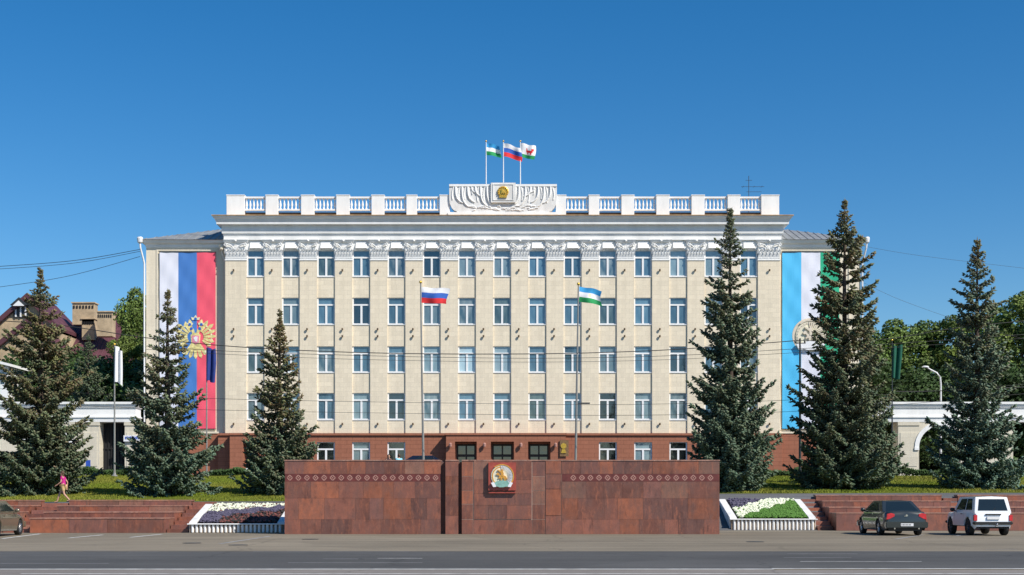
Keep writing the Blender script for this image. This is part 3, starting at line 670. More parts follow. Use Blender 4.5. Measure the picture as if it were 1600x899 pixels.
    # ---- wings
    def wing(x0, x1, side):
        q = MB(); yw = BY+.65
        q.box(x0, x1, yw, 120, 6.72, 21.25); wg = bp(q, 'wing_wall', 'cream_smooth')
        q = MB(); q.box(x0-.08, x1+.05, yw-.1, 120.1, 3.0, 6.6); bp(q, 'wing_base', 'redbase')
        q = MB(); q.box(x0-.12, x1+.05, yw-.16, 120.15, 6.6, 6.74); bp(q, 'wing_ledge', 'cream_smooth')
        q = MB(); molding(q, x0, x1, yw, 120, [(0, 21.2), (.05, 21.28), (.05, 21.45), (.3, 21.55), (.34, 21.66), (.42, 21.74)]); bp(q, 'eave', 'white')
        q = MB(); ov = .5; a, b, c_, d = x0-ov, x1+ov, yw-ov, 120.5; zz0 = 21.76; run = 6.5; 
        if side < 0: pts = [(a, c_, zz0), (b, c_, zz0), (b, d, zz0), (a, d, zz0), (b, c_+run, zz0+2.35), (b, d-run, zz0+2.35)]; fs = [(0, 1, 4), (0, 4, 5, 3), (3, 5, 2), (0, 3, 2, 1), (1, 2, 5, 4)]
        else: pts = [(a, c_, zz0), (b, c_, zz0), (b, d, zz0), (a, d, zz0), (a, c_+run, zz0+2.35), (a, d-run, zz0+2.35)]; fs = [(0, 1, 4), (1, 2, 5, 4), (3, 5, 2), (0, 3, 2, 1), (0, 4, 5, 3)]
        q.add(pts, fs); rf = bp(q, 'wing_roof', 'roofmetal')
        q = MB(); k = 0; x = a
        while x < b:
            frac = (x-a)/(b-a) if side < 0 else (b-x)/(b-a)
            if frac > .03: q.tube([(x, c_+.02, zz0+.02), (x, c_+run*frac, zz0+2.35*frac+.02)], .03, 4)
            x += .55
        y = c_+.5
        while y < d-.5:
            xe = a if side < 0 else b; xi = b if side < 0 else a; fr = min(1, (y-c_)/run, (d-y)/run)
            q.tube([(xe, y, zz0+.02), (xe+(xi-xe)*fr, y, zz0+2.35*fr+.02)], .03, 4); y += .6
        bp(q, 'roof_seams', 'roofmetal', rf)
        xd = x0-.12 if side < 0 else x1+.12
        q = MB(); q.lathe([(.10, 21.45), (.2, 21.55), (.24, 21.85), (.2, 21.95)], xd+side*.25, yw-.45, 10); q.tube([(xd+side*.25, yw-.45, 21.5), (xd+side*.22, yw-.42, 21.1), (xd+side*.05, yw-.15, 20.2), (xd, yw-.1, 19.9), (xd, yw-.1, 3.4)], .07, 8); bp(q, 'drainpipe', 'pole_white')
        # shallow panel frame
        q = MB(); a2, b2 = (x0+.95, x1-.1) if side < 0 else (x0+.25, x1-.95)
        for u, v, z0_, z1_ in [(a2-.14, a2, 6.74, 20.95), (b2, b2+.1, 6.74, 20.95), (a2-.14, b2+.1, 20.95, 21.05)]: q.box(u, v, yw-.05, yw, z0_, z1_)
        bp(q, 'panel_frame', 'cream_smooth', wg)
    wing(-28.0, X0+.0, -1); wing(X1, 28.15, 1)
    q = MB(); xx = X0-.1; q.lathe([(.1, 20.9), (.19, 21.0), (.22, 21.3), (.18, 21.35)], xx-.25, BY+.3, 10); q.tube([(xx-.25, BY+.3, 20.95), (xx-.2, BY+.3, 20.6), (xx, BY+.3, 20.1), (xx, BY+.3, 3.3)], .07, 8); bp(q, 'drainpipe', 'cream_smooth')
    # plaque
    q = MB(); q.box(PX(874, 104.9), PX(887.5, 104.9), BY-.12, BY-.052, 4.75, 6.0); pq = bp(q, 'plaque', 'plaque'); pq.location = (.0, -.95, 0)
    q = MB(); c = PX(880.5, 104); 
    q.lathe([(.22, BY-1.12), (.22, BY-1.09)], c, 5.55, 16, 0, 'y'); q.prism([(c-.2, 5.0), (c+.2, 5.0), (c+.12, 5.3), (c-.12, 5.3)], BY-1.12, BY-1.09); bp(q, 'plaque_emblem', 'gold')
    # antenna
    q = MB(); ap = P(1170, 306, 109); q.tube([(ap.x, 109, 23.6), (ap.x, 109, PZ(275, 109))], .025, 5); 
    for py, L0, L1 in [(292, 12, 24), (300, 4, 20), (282, 5, 5)]: q.tube([(PX(1170-L0, 109), 109, PZ(py, 109)), (PX(1170+L1, 109), 109, PZ(py, 109))], .016, 5)
    for k in (-9, 8, 20): q.tube([(PX(1170+k, 109), 108.7, PZ(292, 109)), (PX(1170+k, 109), 109.3, PZ(292, 109))], .015, 4)
    bp(q, 'antenna', 'pole_dark')
    return B
HALL = city_hall()
# ------------------------------------------------------------------ banners
def banner(x0, x1, z0, z1, cols, label):
    y = BY+.56; org = ((x0+x1)/2, y, z0); t = thing('banner', label, 'banner', org); n = len(cols)
    for k, c in enumerate(cols):
        q = MB(); a, b = x0+(x1-x0)*k/n, x0+(x1-x0)*(k+1)/n; nz = 70
        for i in range(nz):
            for j in range(8):
                xa, xb_ = a+(b-a)*j/8, a+(b-a)*(j+1)/8; za, zb_ = z0+(z1-z0)*i/nz, z0+(z1-z0)*(i+1)/nz
                g = lambda x, z: y-.045+.022*math.sin(x*2.6+z*.9)*math.sin(z*1.7+x)+.008*math.sin(x*7-z*2.2)
                q.add([(xa, g(xa, za), za), (xb_, g(xb_, za), za), (xb_, g(xb_, zb_), zb_), (xa, g(xa, zb_), zb_), (xa, y+.01, za), (xb_, y+.01, za), (xb_, y+.01, zb_), (xa, y+.01, zb_)], [(0, 1, 2, 3), (4, 7, 6, 5)])
        q.build('stripe', c, t, org, recalc=False)
    q = MB(); q.box(x0-.04, x1+.04, y-.06, y+.03, z1, z1+.06); q.box(x0-.04, x1+.04, y-.06, y+.03, z0-.06, z0); q.build('batten', 'pole_dark', t, org)
    return t, org, y
xa = PX(250, 105.6); xb = PX(337, 105.6)
t, org, yy = banner(xa, xb, 6.98, 20.8, ['b_white', 'b_blue', 'b_red'], 'tall white, blue and red striped banner with golden double headed eagle on the left wing')
def eagle(t, org, cx, cz, s, y):
    g = MB()
    for sd in (-1, 1):
        for k in range(7):      # wing feathers
            a = math.radians(78-k*19); r0, r1 = .28, .98-.05*abs(k-2); w_ = .085
            u = Vector((sd*math.cos(a), math.sin(a))); v = Vector((-u.y, u.x)); o = Vector((sd*.12, .10))
            p = [o+u*r0-v*w_*.5, o+u*r1*.85-v*w_, o+u*r1, o+u*r1*.85+v*w_, o+u*r0+v*w_*.5]
            g.prism([(cx+q.x*s, cz+q.y*s) for q in p], y-.03-.003*k, y)
        neck = [(.0, .1), (.14, .12), (.2, .42), (.34, .52), (.42, .46), (.34, .62), (.2, .62), (.08, .45)]
        g.prism([(cx+sd*a*s, cz+b*s) for a, b in neck], y-.04, y)
        leg = [(.08, -.35), (.2, -.3), (.5, -.62), (.62, -.6), (.6, -.72), (.42, -.72)]; g.prism([(cx+sd*a*s, cz+b*s) for a, b in leg], y-.035, y)
    for k in range(5):
        a = math.radians(-90+(k-2)*17); u = Vector((math.cos(a), math.sin(a))); v = Vector((-u.y, u.x)); p = [u*.3-v*.06, u*.85-v*.09, u*.98, u*.85+v*.09, u*.3+v*.06]
        g.prism([(cx+q.x*s, cz+q.y*s) for q in p], y-.028-.002*k, y)
    g.prism([(cx+a*s, cz+b*s) for a, b in [(-.24, .2), (-.2, -.3), (0, -.45), (.2, -.3), (.24, .2), (0, .3)]], y-.033, y); g.build('eagle', 'gold_print', t, org)
    h = MB()
    for ox, oz, k in [(-.28, .68, .13), (.28, .68, .13), (0, .92, .17)]:
        h.prism([(cx+(ox+a*k)*s, cz+(oz+b*k)*s) for a, b in [(-1, 0), (1, 0), (1.3, .8), (.5, .6), (0, 1.4), (-.5, .6), (-1.3, .8)]], y-.045, y)
    for sd in (-1, 1):
        for k in range(6):
            a = math.radians(70-k*20); r_ = .66; h.lathe([(.045*s, y-.05), (.045*s, y)], cx+sd*(.12+r_*math.cos(a))*s, cz+(.1+r_*math.sin(a))*s, 8, 0, 'y')
    h.build('crown', 'yellow_print', t, org)
    for ox, oz in [(-.28, .7), (.28, .7), (0, .97), (-.2, .50), (.2, .50)]: h = MB(); h.lathe([(.07*s, y-.055), (.07*s, y)], cx+ox*s, cz+oz*s, 10, 0, 'y'); h.build('blue_gem', 'c_blue', t, org)
    h = MB(); h.prism([(cx+a*s, cz+b*s) for a, b in [(-.17, .16), (-.17, -.16), (0, -.28), (.17, -.16), (.17, .16)]], y-.05, y); h.build('shield', 'pink_print', t, org)
    h = MB(); h.prism([(cx+a*s, cz+b*s) for a, b in [(-.1, .05), (-.02, -.12), (.08, -.14), (.1, .1), (.0, .12)]], y-.058, y); h.build('shield_rider', 'c_white', t, org)
    for sd, c in ((-1, 'c_green'), (1, 'c_green')):
        h = MB(); h.lathe([(.12*s, y-.05), (.12*s, y)], cx+sd*.55*s, cz-.62*s, 10, 0, 'y'); h.build('orb', 'yellow_print', t, org)
eagle(t, org, PX(306, 105.6), PZ(530, 105.6), 1.62, yy-.03)
t, org, yy = banner(PX(1222, 105.6), PX(1311, 105.6), 6.98, 20.8, ['b_sky', 'b_white', 'b_green'], 'tall sky blue, white and green striped banner with round emblem on the right wing')
q = MB(); c = (PX(1265, 105.6), PZ(525, 105.6)); q.lathe([(1.38, yy-.03), (1.38, yy-.05), (1.3, yy-.055), (.01, yy-.055)], c[0], c[1], 36, 0, 'y'); q.build('emblem_ground', 'beige', t, org)
emblem(org, t, c[0], 0, c[1], 1.15, yy-.05, True)
# ------------------------------------------------------------------ flags
def flag_mesh(w, h, rows, nx=28, nz=24, amp=.10, droop=.25, mask=None, shear=0, seed=0, wrap=0):
    q = MB(); ph = seed*1.3
    def pt(i, j):
        u, v = i/nx, j/nz; x = u*w; z = -v*h-droop*h*u**1.3-.05*h*math.sin(u*7+ph)*u
        y = amp*u**.5*math.sin(u*9+ph+v*1.2)+amp*.4*math.sin(u*4-v*4+ph)
        if wrap: x = w*.5*(1-math.cos(u*2.2))*.8+.08*w*math.sin(u*14+v*3); y = .18*w*math.sin(u*12+v*2)
        return (x*(1-.08*math.sin(v*3+ph)), y, z)
    q.v = [pt(i, j) for j in range(nz+1) for i in range(nx+1)]
    for j in range(nz):
        for i in range(nx):
            m = rows[min(len(rows)-1, int((j+.5)/nz*len(rows)))]
            if mask:
                mm = mask((i+.5)/nx, (j+.5)/nz)
                if mm is not None: m = mm
            q.f.append((j*(nx+1)+i, j*(nx+1)+i+1, (j+1)*(nx+1)+i+1, (j+1)*(nx+1)+i)); q.m.append(m); q.c.append((1, 1, 1))
    return q
def flagpole(px, ytop, Y, zbase, polemat, r0, flagtop, w, h, mats, rows, label, group=None, lean=0, cat='flagpole', **k):
    b = Vector((PX(px, Y), Y, zbase)); t = thing('flagpole', label, cat, b, 0, group)
    H_ = PZ(ytop, Y)-zbase
    q = MB(); q.tube([(0, 0, 0), (lean*.5, 0, H_*.5), (lean, 0, H_)], [r0, r0*.8, r0*.5], 10); q.build('pole', polemat, t, smooth='auto')
    q = MB(); q.ball((lean, 0, H_+r0), r0*1.2); q.build('finial', 'gold', t, smooth=True)
    q = MB(); q.lathe([(r0*3, 0), (r0*3, .05), (r0*1.6, .12), (r0*1.3, .25)], 0, 0, 12); q.build('base_collar', polemat, t)
    f = flag_mesh(w, h, rows, **k); o = f.build('flag', mats, t, smooth=True, recalc=False); o.location = (lean*(PZ(flagtop, Y)-zbase)/H_+r0*.7, 0, PZ(flagtop, Y)-zbase)
    return t
def marten(u, v):
    if .38 < u < .78 and .42 < v < .6: return 2
    if .68 < u < .86 and .28 < v < .46: return 2
    if .36 < u < .44 and .3 < v < .6: return 2
    if (.42 < u < .5 or .62 < u < .7) and .58 < v < .7: return 2
    return None
def dot(u, v): return 3 if (u-.5)**2+((v-.5)*.7)**2 < .008 else None
gr = 'flagpoles on the roof behind the crest'
flagpole(759.5, 222, 106.5, 23.6, 'pole_white', .06, 224, 1.12, .95, ['c_lblue', 'c_white', 'c_green'], [0, 1, 2], 'left roof flagpole with blue, white and green flag', gr, droop=.22, seed=1)
flagpole(786.5, 222, 106.5, 23.6, 'pole_white', .06, 224, 1.35, 1.05, ['c_white', 'c_blue', 'c_red'], [0, 1, 2], 'middle roof flagpole with white, blue and red flag', gr, droop=.4, seed=2)
flagpole(813, 222, 106.5, 23.6, 'pole_white', .06, 224, 1.12, 1.1, ['c_white', 'c_green', 'c_red'], [0, 0, 0, 1], 'right roof flagpole with white and green flag bearing a red animal', gr, droop=.22, seed=3, mask=marten)
gr = 'flagpoles standing behind the granite wall'
flagpole(662, 443, 88, tz(0, 88), 'pole', .085, 449, 1.75, 1.02, ['c_white', 'c_blue', 'c_red'], [0, 1, 2], 'tall thin flagpole behind the wall with a white, blue and red flag', gr, lean=-.2, droop=.1, seed=4)
flagpole(899, 446, 88, tz(0, 88), 'pole', .085, 448, 1.5, 1.0, ['c_lblue', 'c_white', 'c_green', 'yellow_print'], [0, 1, 2], 'tall thin flagpole behind the wall with a blue, white and green flag', gr, lean=.2, droop=.28, seed=5, mask=dot)
gr = 'flagpoles on the lawn edge'
flagpole(179, 540, 91, 3.0, 'pole', .07, 541, .75, 2.4, ['c_white', 'c_lblue'], [0], 'grey flagpole with a limp white flag in front of the left gate', gr, droop=.1, seed=6, wrap=1, amp=.1)
flagpole(323, 540, 93, 3.06, 'pole', .06, 543, .85, 2.3, ['c_navy'], [0], 'thin flagpole with a limp navy flag before the red banner stripe', gr, droop=.05, seed=7, wrap=1)
flagpole(1394, 533, 93, 3.06, 'pole_dark', .06, 539, .85, 2.3, ['c_teal'], [0], 'dark flagpole with a limp dark green flag beside the right gate', gr, droop=.05, seed=8, wrap=1)
# ------------------------------------------------------------------ gates (arcades)
def arcade(x0, x1, rects, arches, label, sign=None):
    Y0, Y1 = 100.0, 101.4; org = ((x0+x1)/2, Y0, 3.06); t = thing('gate_arcade', label, 'gate', org, group='white arcades flanking the building')
    zt = PZ(660, 100)+.02; q = MB(); ev = sorted([(a, b, 0) for a, b in rects]+[(a, b, 1) for a, b in arches]); x = x0; zsp = 5.3
    for a, b, k in ev:
        q.box(x, a, Y0, Y1, 3.0, zt); x = b
        if k == 0: q.build('pier', 'gate_cream', t, org); q = MB()
        if k == 1:
            r = (b-a)/2; c = (a+b)/2; n = 20
            for i in range(n):
                t0, t1 = math.pi*i/n, math.pi*(i+1)/n; xa_, xb_ = c-r*math.cos(t0), c-r*math.cos(t1)
                q.prism([(xa_, zsp+r*math.sin(t0)), (xb_, zsp+r*math.sin(t1)), (xb_, zt), (xa_, zt)], Y0, Y1)
    q.box(x, x1, Y0, Y1, 3.0, zt); q.build('pier', 'gate_cream', t, org)
    q = MB(); molding(q, x0, x1, Y0, Y1, [(.03, zt), (.05, zt+.28), (.12, zt+.32), (.12, zt+.42), (.02, zt+.45), (.02, zt+1.0), (.1, zt+1.05), (.22, zt+1.3), (.26, zt+1.32), (.26, PZ(628, 100)-.02)]); q.build('entablature', 'white', t, org)
    edges = [x0]+[v for a, b, k in ev for v in (a, b)]+[x1]
    for i in range(0, len(edges), 2):
        q = MB(); a, b = edges[i], edges[i+1]; q.box(a-.03, b+.03, Y0-.05, Y1+.05, 3.0, 3.5); q.box(a+.15, b-.15, Y0-.03, Y0, 3.9, 6.4); 
        q.build('pier_panel', 'gate_cream', t, org); q = MB(); q.box(a-.04, b+.04, Y0-.06, Y1+.06, zt-.26, zt-.02); q.build('pier_cap', 'gate_cream', t, org)
    for a, b in arches:
        r = (b-a)/2; c = (a+b)/2; q = MB(); n = 20
        for i in range(n):
            t0, t1 = math.pi*i/n, math.pi*(i+1)/n; f_ = lambda R, tt: (c-R*math.cos(tt), zsp+R*math.sin(tt))
            q.prism([f_(r+.02, t0), f_(r+.02, t1), f_(r+.34, t1), f_(r+.34, t0)], Y0-.09, Y0-.001)
        q.box(a-.36, a-.02, Y0-.12, Y0-.001, zsp-.2, zsp); q.box(b+.02, b+.36, Y0-.12, Y0-.001, zsp-.2, zsp); q.build('archivolt', 'white', t, org)
    return t, org
t, org = arcade(-46, -27.3, [(-30.0, -28.1)], [(-35.4, -32.2), (-41, -37.8)], 'white arcade gate left of the building, half hidden by spruces')
q = MB(); q.box(-29.97, -28.13, 101.0, 101.1, 3.06, 7.15)
for k in range(7): q.box(-29.9+k*.26, -29.84+k*.26, 100.93, 101.0, 3.2, 7.1)
for z in (3.3, 5.2, 7.0): q.box(-29.97, -28.13, 100.92, 101.0, z, z+.07)
q.build('opening_shade_panel', 'dark', t, org)
q = MB(); q.box(PX(193, 99.8), PX(218, 99.8), 99.80, 99.86, PZ(690, 99.8), PZ(680.5, 99.8)); sg = q.build('sign_board', 'c_white', None, None); 
tag(sg, 'small white and blue street name board on the left gate pier', 'sign')
q = MB(); z = PZ(686.5, 99.8)
for k in range(9): q.box(PX(195.5, 99.8)+k*.118, PX(195.5, 99.8)+k*.118+.08, 99.785, 99.80, z, z+.18+.03*(k % 2))
l_ = q.build('sign_lettering', 'signblue', sg)
arcade(27.9, 46, [(28.2, 29.45), (38.0, 41.5)], [(31.0, 34.1)], 'white arcade gate right of the building with an open round arch')
# small blue board, planter with orange flowers
q = MB(); q.box(PX(134, 98), PX(141, 98), 98, 98.06, 3.3, 4.3); q.box(PX(134.5, 98), PX(135, 98), 98, 98.06, 3.0, 3.3); q.box(PX(140, 98), PX(140.5, 98), 98, 98.06, 3.0, 3.3); tag(q.build('notice_board', 'signblue', None, None), 'small blue notice board standing before the left gate pier', 'board')
pts = [(x, y, 3.1) for x, y in zip(RS.uniform(PX(150, 96), PX(172, 96), 160), RS.uniform(95.6, 96.4, 160))]; tufts('orange_flowers', ['oflower', 'greentuft'], pts, .13, 'strip of orange flowers at the foot of the left gate', 'flowers')
# barrier boom by left porch
q = MB(); a, b = P(368, 738.5, 98), P(398, 730, 98); d = b-a; q.add([a+Vector((0, 0, -.06)), b+Vector((0, 0, -.06)), b+Vector((0, 0, .08)), a+Vector((0, 0, .08)), a+Vector((0, .1, -.06)), b+Vector((0, .1, -.06)), b+Vector((0, .1, .08)), a+Vector((0, .1, .08))], [(0, 1, 2, 3), (4, 7, 6, 5), (0, 4, 5, 1), (3, 2, 6, 7), (0, 3, 7, 4), (1, 5, 6, 2)]); q.box(b.x-.08, b.x+.12, 98.1, 98.35, 3.04, b.z+.1)
tag(q.build('barrier_boom', 'white_frame', None, None), 'white slanted barrier rail by the left side entrance', 'barrier')
# ------------------------------------------------------------------ houses beyond, left
def house():
    Yh = 140.0; org = (PX(110, Yh), Yh, 3.06); t = thing('brick_house', 'large brick house with maroon gabled roofs beyond the left spruces', 'house', org)
    def X(px): return PX(px, Yh)
    def Z(py): return PZ(py, Yh)
    q = MB(); q.box(X(-60), X(215), Yh+.5, Yh+18, 3.06, Z(565)); q.build('wall', 'brick', t, org)
    q = MB(); zr, ze = Z(472), Z(568); q.add([(X(85), Yh-.2, ze), (X(228), Yh-.2, ze), (X(228), Yh+8, zr), (X(85), Yh+8, zr), (X(85), Yh+18, ze), (X(228), Yh+18, ze)], [(0, 1, 2, 3), (3, 2, 5, 4), (0, 3, 4), (1, 5, 2), (0, 4, 5, 1)])
    for k in range(20): u = X(88)+(X(226)-X(88))*k/19; q.tube([(u, Yh-.2, ze+.03), (u, Yh+8, zr+.03)], .05, 4)
    q.build('roof', 'maroon', t, org)
    def dormer(a, b, c, d):
        q = MB(); yy = Yh+(1.0 if c == 488 else 1.6 if c == 497 else 3); X = lambda px: PX(px, yy); Z = lambda py: PZ(py, yy); q.box(X(a), X(b), yy, yy+1.3, Z(d)-.5, Z(c)); o = q.build('brick_dormer', 'brick', t, org)
        q = MB(); n = 7
        for k in range(n): u = X(a)+(X(b)-X(a))*(k+.3)/n; q.box(u, u+(X(b)-X(a))/n*.5, yy-.06, yy, Z(c)-.55, Z(c)-.25)
        q.build('vent_slots', 'dark', o, org)
        q = MB(); q.box(X(a)-.1, X(b)+.1, yy-.12, yy+1.4, Z(c), Z(c)+.12); q.build('dormer_cap', 'brick', o, org)
    for args in [(113, 147, 474, 500), (128, 147.5, 499, 524), (152, 175, 488, 518)]: dormer(*args)
    def gable(ax, ay, lx, ly, rx, ry, y0, y1, win=None):
        q = MB(); q.prism([(X(lx), Z(ly)), (X(lx), Z(ly)-6), (X(rx), Z(ry)-6), (X(rx), Z(ry)), (X(ax), Z(ay))][::-1], y0, y1); o = q.build('gable', 'brick', t, org)
        q = MB()
        for (x0, z0), (x1, z1) in [((X(lx), Z(ly)), (X(ax), Z(ay))), ((X(rx), Z(ry)), (X(ax), Z(ay)))]:
            q.prism([(x0, z0-.25), (x1, z1-.1), (x1, z1+.5), (x0, z0+.35)], y0-.5, y1+.2)
        q.build('gable_roof', 'maroon', o, org)
        return o
    g = gable(52, 470, -25, 535, 102, 520, Yh-1.5, Yh+7)
    q = MB(); c = X(41); zc = Z(495); q.box(c-.75, c+.75, Yh-1.62, Yh-1.5, zc-.3, zc+.9); q.prism([(c-.9, zc+.9), (c+.9, zc+.9), (c, zc+1.7)], Yh-2.2, Yh-1.5); w = q.build('attic_window', 'pole_dark', g, org)
    q = MB()
    for k in (-.55, -.05, .45): q.box(c+k, c+k+.14, Yh-1.72, Yh-1.62, zc-.25, zc+.8)
    q.prism([(c-.6, zc+.8), (c+.6, zc+.8), (c, zc+1.35)], Yh-2.28, Yh-2.2); q.build('window_frame', 'white_frame', w, org)
    gable(72, 512, -20, 583, 118, 556, Yh-4.5, Yh-1.5)
    q = MB(); q.prism([(X(28), Z(498)), (X(40), Z(498)), (X(44), Z(465)), (X(37), Z(465))], Yh+7, Yh+8.5); q.build('chimney', 'brick', t, org)
house()
def kiosk():
    Y = 112.; org = (PX(-12, Y), Y, 3.06); t = thing('small_pavilion', 'small white pavilion with flat eave at the left edge behind the spruce', 'pavilion', org)
    q = MB(); q.box(PX(-45, Y), PX(13, Y), Y, Y+4, 3.06, PZ(573, Y)); q.build('wall', 'white', t, org)
    q = MB(); q.add([(PX(-50, Y), Y-.8, PZ(552, Y)), (PX(21, Y), Y-.8, PZ(570, Y)), (PX(21, Y), Y+4.5, PZ(570, Y)), (PX(-50, Y), Y+4.5, PZ(552, Y)), (PX(-50, Y), Y-.8, PZ(556, Y)), (PX(21, Y), Y-.8, PZ(574, Y)), (PX(21, Y), Y+4.5, PZ(574, Y)), (PX(-50, Y), Y+4.5, PZ(556, Y))], [(0, 1, 2, 3), (4, 7, 6, 5), (0, 4, 5, 1), (1, 5, 6, 2), (2, 6, 7, 3), (3, 7, 4, 0)]); q.build('roof', 'white', t, org)
    q = MB(); q.box(PX(1, Y), PX(7, Y), Y-.03, Y, PZ(600, Y), PZ(582, Y)); q.build('window', 'g_dark', t, org)
kiosk()
# ------------------------------------------------------------------ trees
def spindle_mesh(name, base, dirn, L, W, col, mat, parent, org=None):
    """many small spindle tufts (three blades each) as one mesh"""
    n = len(base); d = dirn/np.linalg.norm(dirn, axis=1, keepdims=True)
    up = np.tile(np.array([[0, 0, 1.]]), (n, 1)); up[np.abs(d[:, 2]) > .95] = [0, 1, 0]
    a = np.cross(d, up); a /= np.linalg.norm(a, axis=1, keepdims=True); b = np.cross(a, d)
    vs = np.zeros((n, 5, 3), np.float32); vs[:, 0] = base; mid = base+d*(L*.45)[:, None]
    ph = RS.uniform(0, 6.28, n)
    for k in range(3):
        t = ph+k*2.094; vs[:, 1+k] = mid+(a*np.cos(t)[:, None]+b*np.sin(t)[:, None])*W[:, None]
    vs[:, 4] = base+d*L[:, None]
    idx = (np.arange(n)*5)[:, None, None]; tri = np.array([[0, 2, 1], [0, 3, 2], [0, 1, 3], [4, 1, 2], [4, 2, 3], [4, 3, 1]])[None]+idx
    return raw_mesh(name, vs.reshape(-1, 3), tri.reshape(-1, 3), np.repeat(col, 6, axis=0), mat, parent)
def raw_mesh(name, v, f, col, mat, parent):
    me = bpy.data.meshes.new(name); k = f.shape[1]; me.vertices.add(len(v)); me.vertices.foreach_set('co', v.astype(np.float32).ravel())
    me.loops.add(f.size); me.loops.foreach_set('vertex_index', f.astype(np.int32).ravel()); me.polygons.add(len(f)); me.polygons.foreach_set('loop_start', np.arange(len(f), dtype=np.int32)*k)
    me.update(calc_edges=True); at = me.attributes.new('Col', 'FLOAT_COLOR', 'FACE'); c4 = np.ones((len(f), 4), np.float32); c4[:, :3] = col; at.data.foreach_set('color', c4.ravel())
    me.materials.append(M[mat]); o = bpy.data.objects.new(name, me); COL.objects.link(o)
    if parent is not None: o.parent = parent
    return o
def spruce(px, ytop, Y, R, label, seed, brown=.5, blue=.5, dens=1.0, gap=.25, low=.0, xo=0, power=.85):
    rs = np.random.RandomState(seed); X = PX(px, Y); zb = tz(X, Y); H_ = PZ(ytop, Y)-zb
    t = thing('spruce_tree', label, 'spruce', (X, Y, zb), 0, 'spruces on the lawn')
    q = MB(); q.tube([(0, 0, -.1), (.02, 0, H_*.3), (-.02, 0, H_*.65), (0, 0, H_*.98)], [.26, .2, .11, .02], 10); 
    base, dr, L, W, C = [], [], [], [], []
    z = .22+low; lobes = rs.uniform(0, 6.28, 3)
    while z < H_*.99:
        u = z/H_; prof = R*min(1, (1-u)**power*1.08)*(1 if u > .08 else .86+u*1.7)*min(1, .22+(1-u)*4.5)
        whorl = rs.uniform(.74, 1.2) if u > .3 else rs.uniform(.92, 1.08)
        nb = (13 if u < .35 else 11 if u < .7 else 8)*dens+rs.uniform(-1, 1); nb = max(int(nb), 4); a0 = rs.uniform(0, 6.28)
        for k in range(nb):
            if u > .3 and rs.rand() < gap*.35: continue
            az = a0+k*2*math.pi/nb+rs.uniform(-.3, .3)
            lf = 1+.10*math.sin(az*2+lobes[0])+.08*math.sin(az*3+lobes[1]+z)
            bl = max(.07, prof*whorl*lf*(rs.uniform(.7, 1.1) if rs.rand() < .85 else rs.uniform(1.1, 1.3))); ca, sa = math.cos(az), math.sin(az)
            slope = -.30+.62*u**1.2+rs.uniform(-.1, .1); tip = .22+.12*rs.rand()
            z0 = z+rs.uniform(-.12, .12)-min(0, slope)*bl*.35
            ns = max(3, int(bl/.15)); pts = []
            for i in range(ns+1):
                s = i/ns; rr = bl*s
                pts.append(np.array([ca*rr, sa*rr, z0+slope*rr+tip*bl*(s**2.4)*.8-(.12*bl*math.sin(s*3.1) if u < .6 else 0)]))
            if rs.rand() < .35 and bl > .5: q.tube([pts[0], pts[ns//2], pts[-1]], [.035, .022, .008], 4)
            sc = min(1, .38+bl*.6); pad = rs.uniform(.75, 1.15)
            for i in range(1, ns+1):
                s = i/ns
                if s < .15 and bl > 1: continue
                p = pts[i]; d0 = pts[i]-pts[i-1]; d0 = d0/np.linalg.norm(d0); side = np.array([-sa, ca, 0])
                tl = min((.10+.36*bl*(1-s)*(s+.3))*rs.uniform(.7, 1.2)*pad, .7)
                for sd in (-1, 1):
                    dd = d0*.6+side*sd*.8+np.array([0, 0, rs.uniform(-.5, -.1)]); dd /= np.linalg.norm(dd); m = max(1, int(tl/.13))
                    for j in range(m):
                        p2 = p+dd*tl*j/m+np.array([0, 0, -.12*(j/m)**2])
                        for rep in range(2):
                            base.append(p2+rs.uniform(-.05, .05, 3)); dr.append(dd+rs.uniform(-.45, .45, 3)+np.array([0, 0, rs.uniform(-.5, .2)]))
                            L.append(rs.uniform(.20, .34)*sc); W.append(rs.uniform(.045, .085)*sc); C.append((u, s))
                for rep in range(3):
                    base.append(p+rs.uniform(-.05, .05, 3)); dr.append(d0+rs.uniform(-.4, .4, 3)+np.array([0, 0, rs.uniform(-.4, .25)])); L.append(rs.uniform(.20, .32)*sc); W.append(rs.uniform(.045, .08)*sc); C.append((u, s))
        z += (.42 if u < .3 else .50 if u < .8 else .27)*rs.uniform(.75, 1.25)*(1 if gap < .1 else 1.08)
    base.append(np.array([0, 0, H_*.96])); dr.append(np.array([0, 0, 1.])); L.append(.55); W.append(.04); C.append((1, 1))
    base = np.array(base); dr = np.array(dr); L = np.array(L); W = np.array(W); C = np.array(C); n = len(base)
    g = np.array([.068, .100, .056])*(1-blue)+np.array([.085, .145, .112])*blue
    br = np.array([.150, .105, .058]); ol = np.array([.125, .125, .048])
    cl = rs.rand(n); zone = .5+.5*np.sin(base[:, 0]*2.1+lobes[2])*np.sin(base[:, 2]*1.3+base[:, 1]*1.7)
    wb = np.clip(brown*(C[:, 0]*1.5+.1)*(.4+.9*zone)+rs.uniform(-.3, .3, n), 0, 1)[:, None]
    bb = np.where(cl[:, None] < .5, br, ol); col = g*(1-wb)+bb*wb; col = col*rs.uniform(.8, 1.2, n)[:, None]*1.12
    # paler young tips
    tipm = (C[:, 1] > .8) & (rs.rand(n) < .35); col[tipm] *= 1.35
    q.build('trunk', 'bark', t); spindle_mesh('crown', base, dr, L, W, np.clip(col, 0, 1), 'needle', t)
    return n
cnt = 0
cnt += spruce(63, 420, 75, 2.5, 'broad olive green spruce at the left edge in front of the brick house', 21, .9, .15, 1.05, .15, power=.72)
cnt += spruce(262, 452, 73.5, 2.3, 'slender spruce in front of the left banner, bluish at its foot', 22, .6, .5, .95, .3, power=.9)
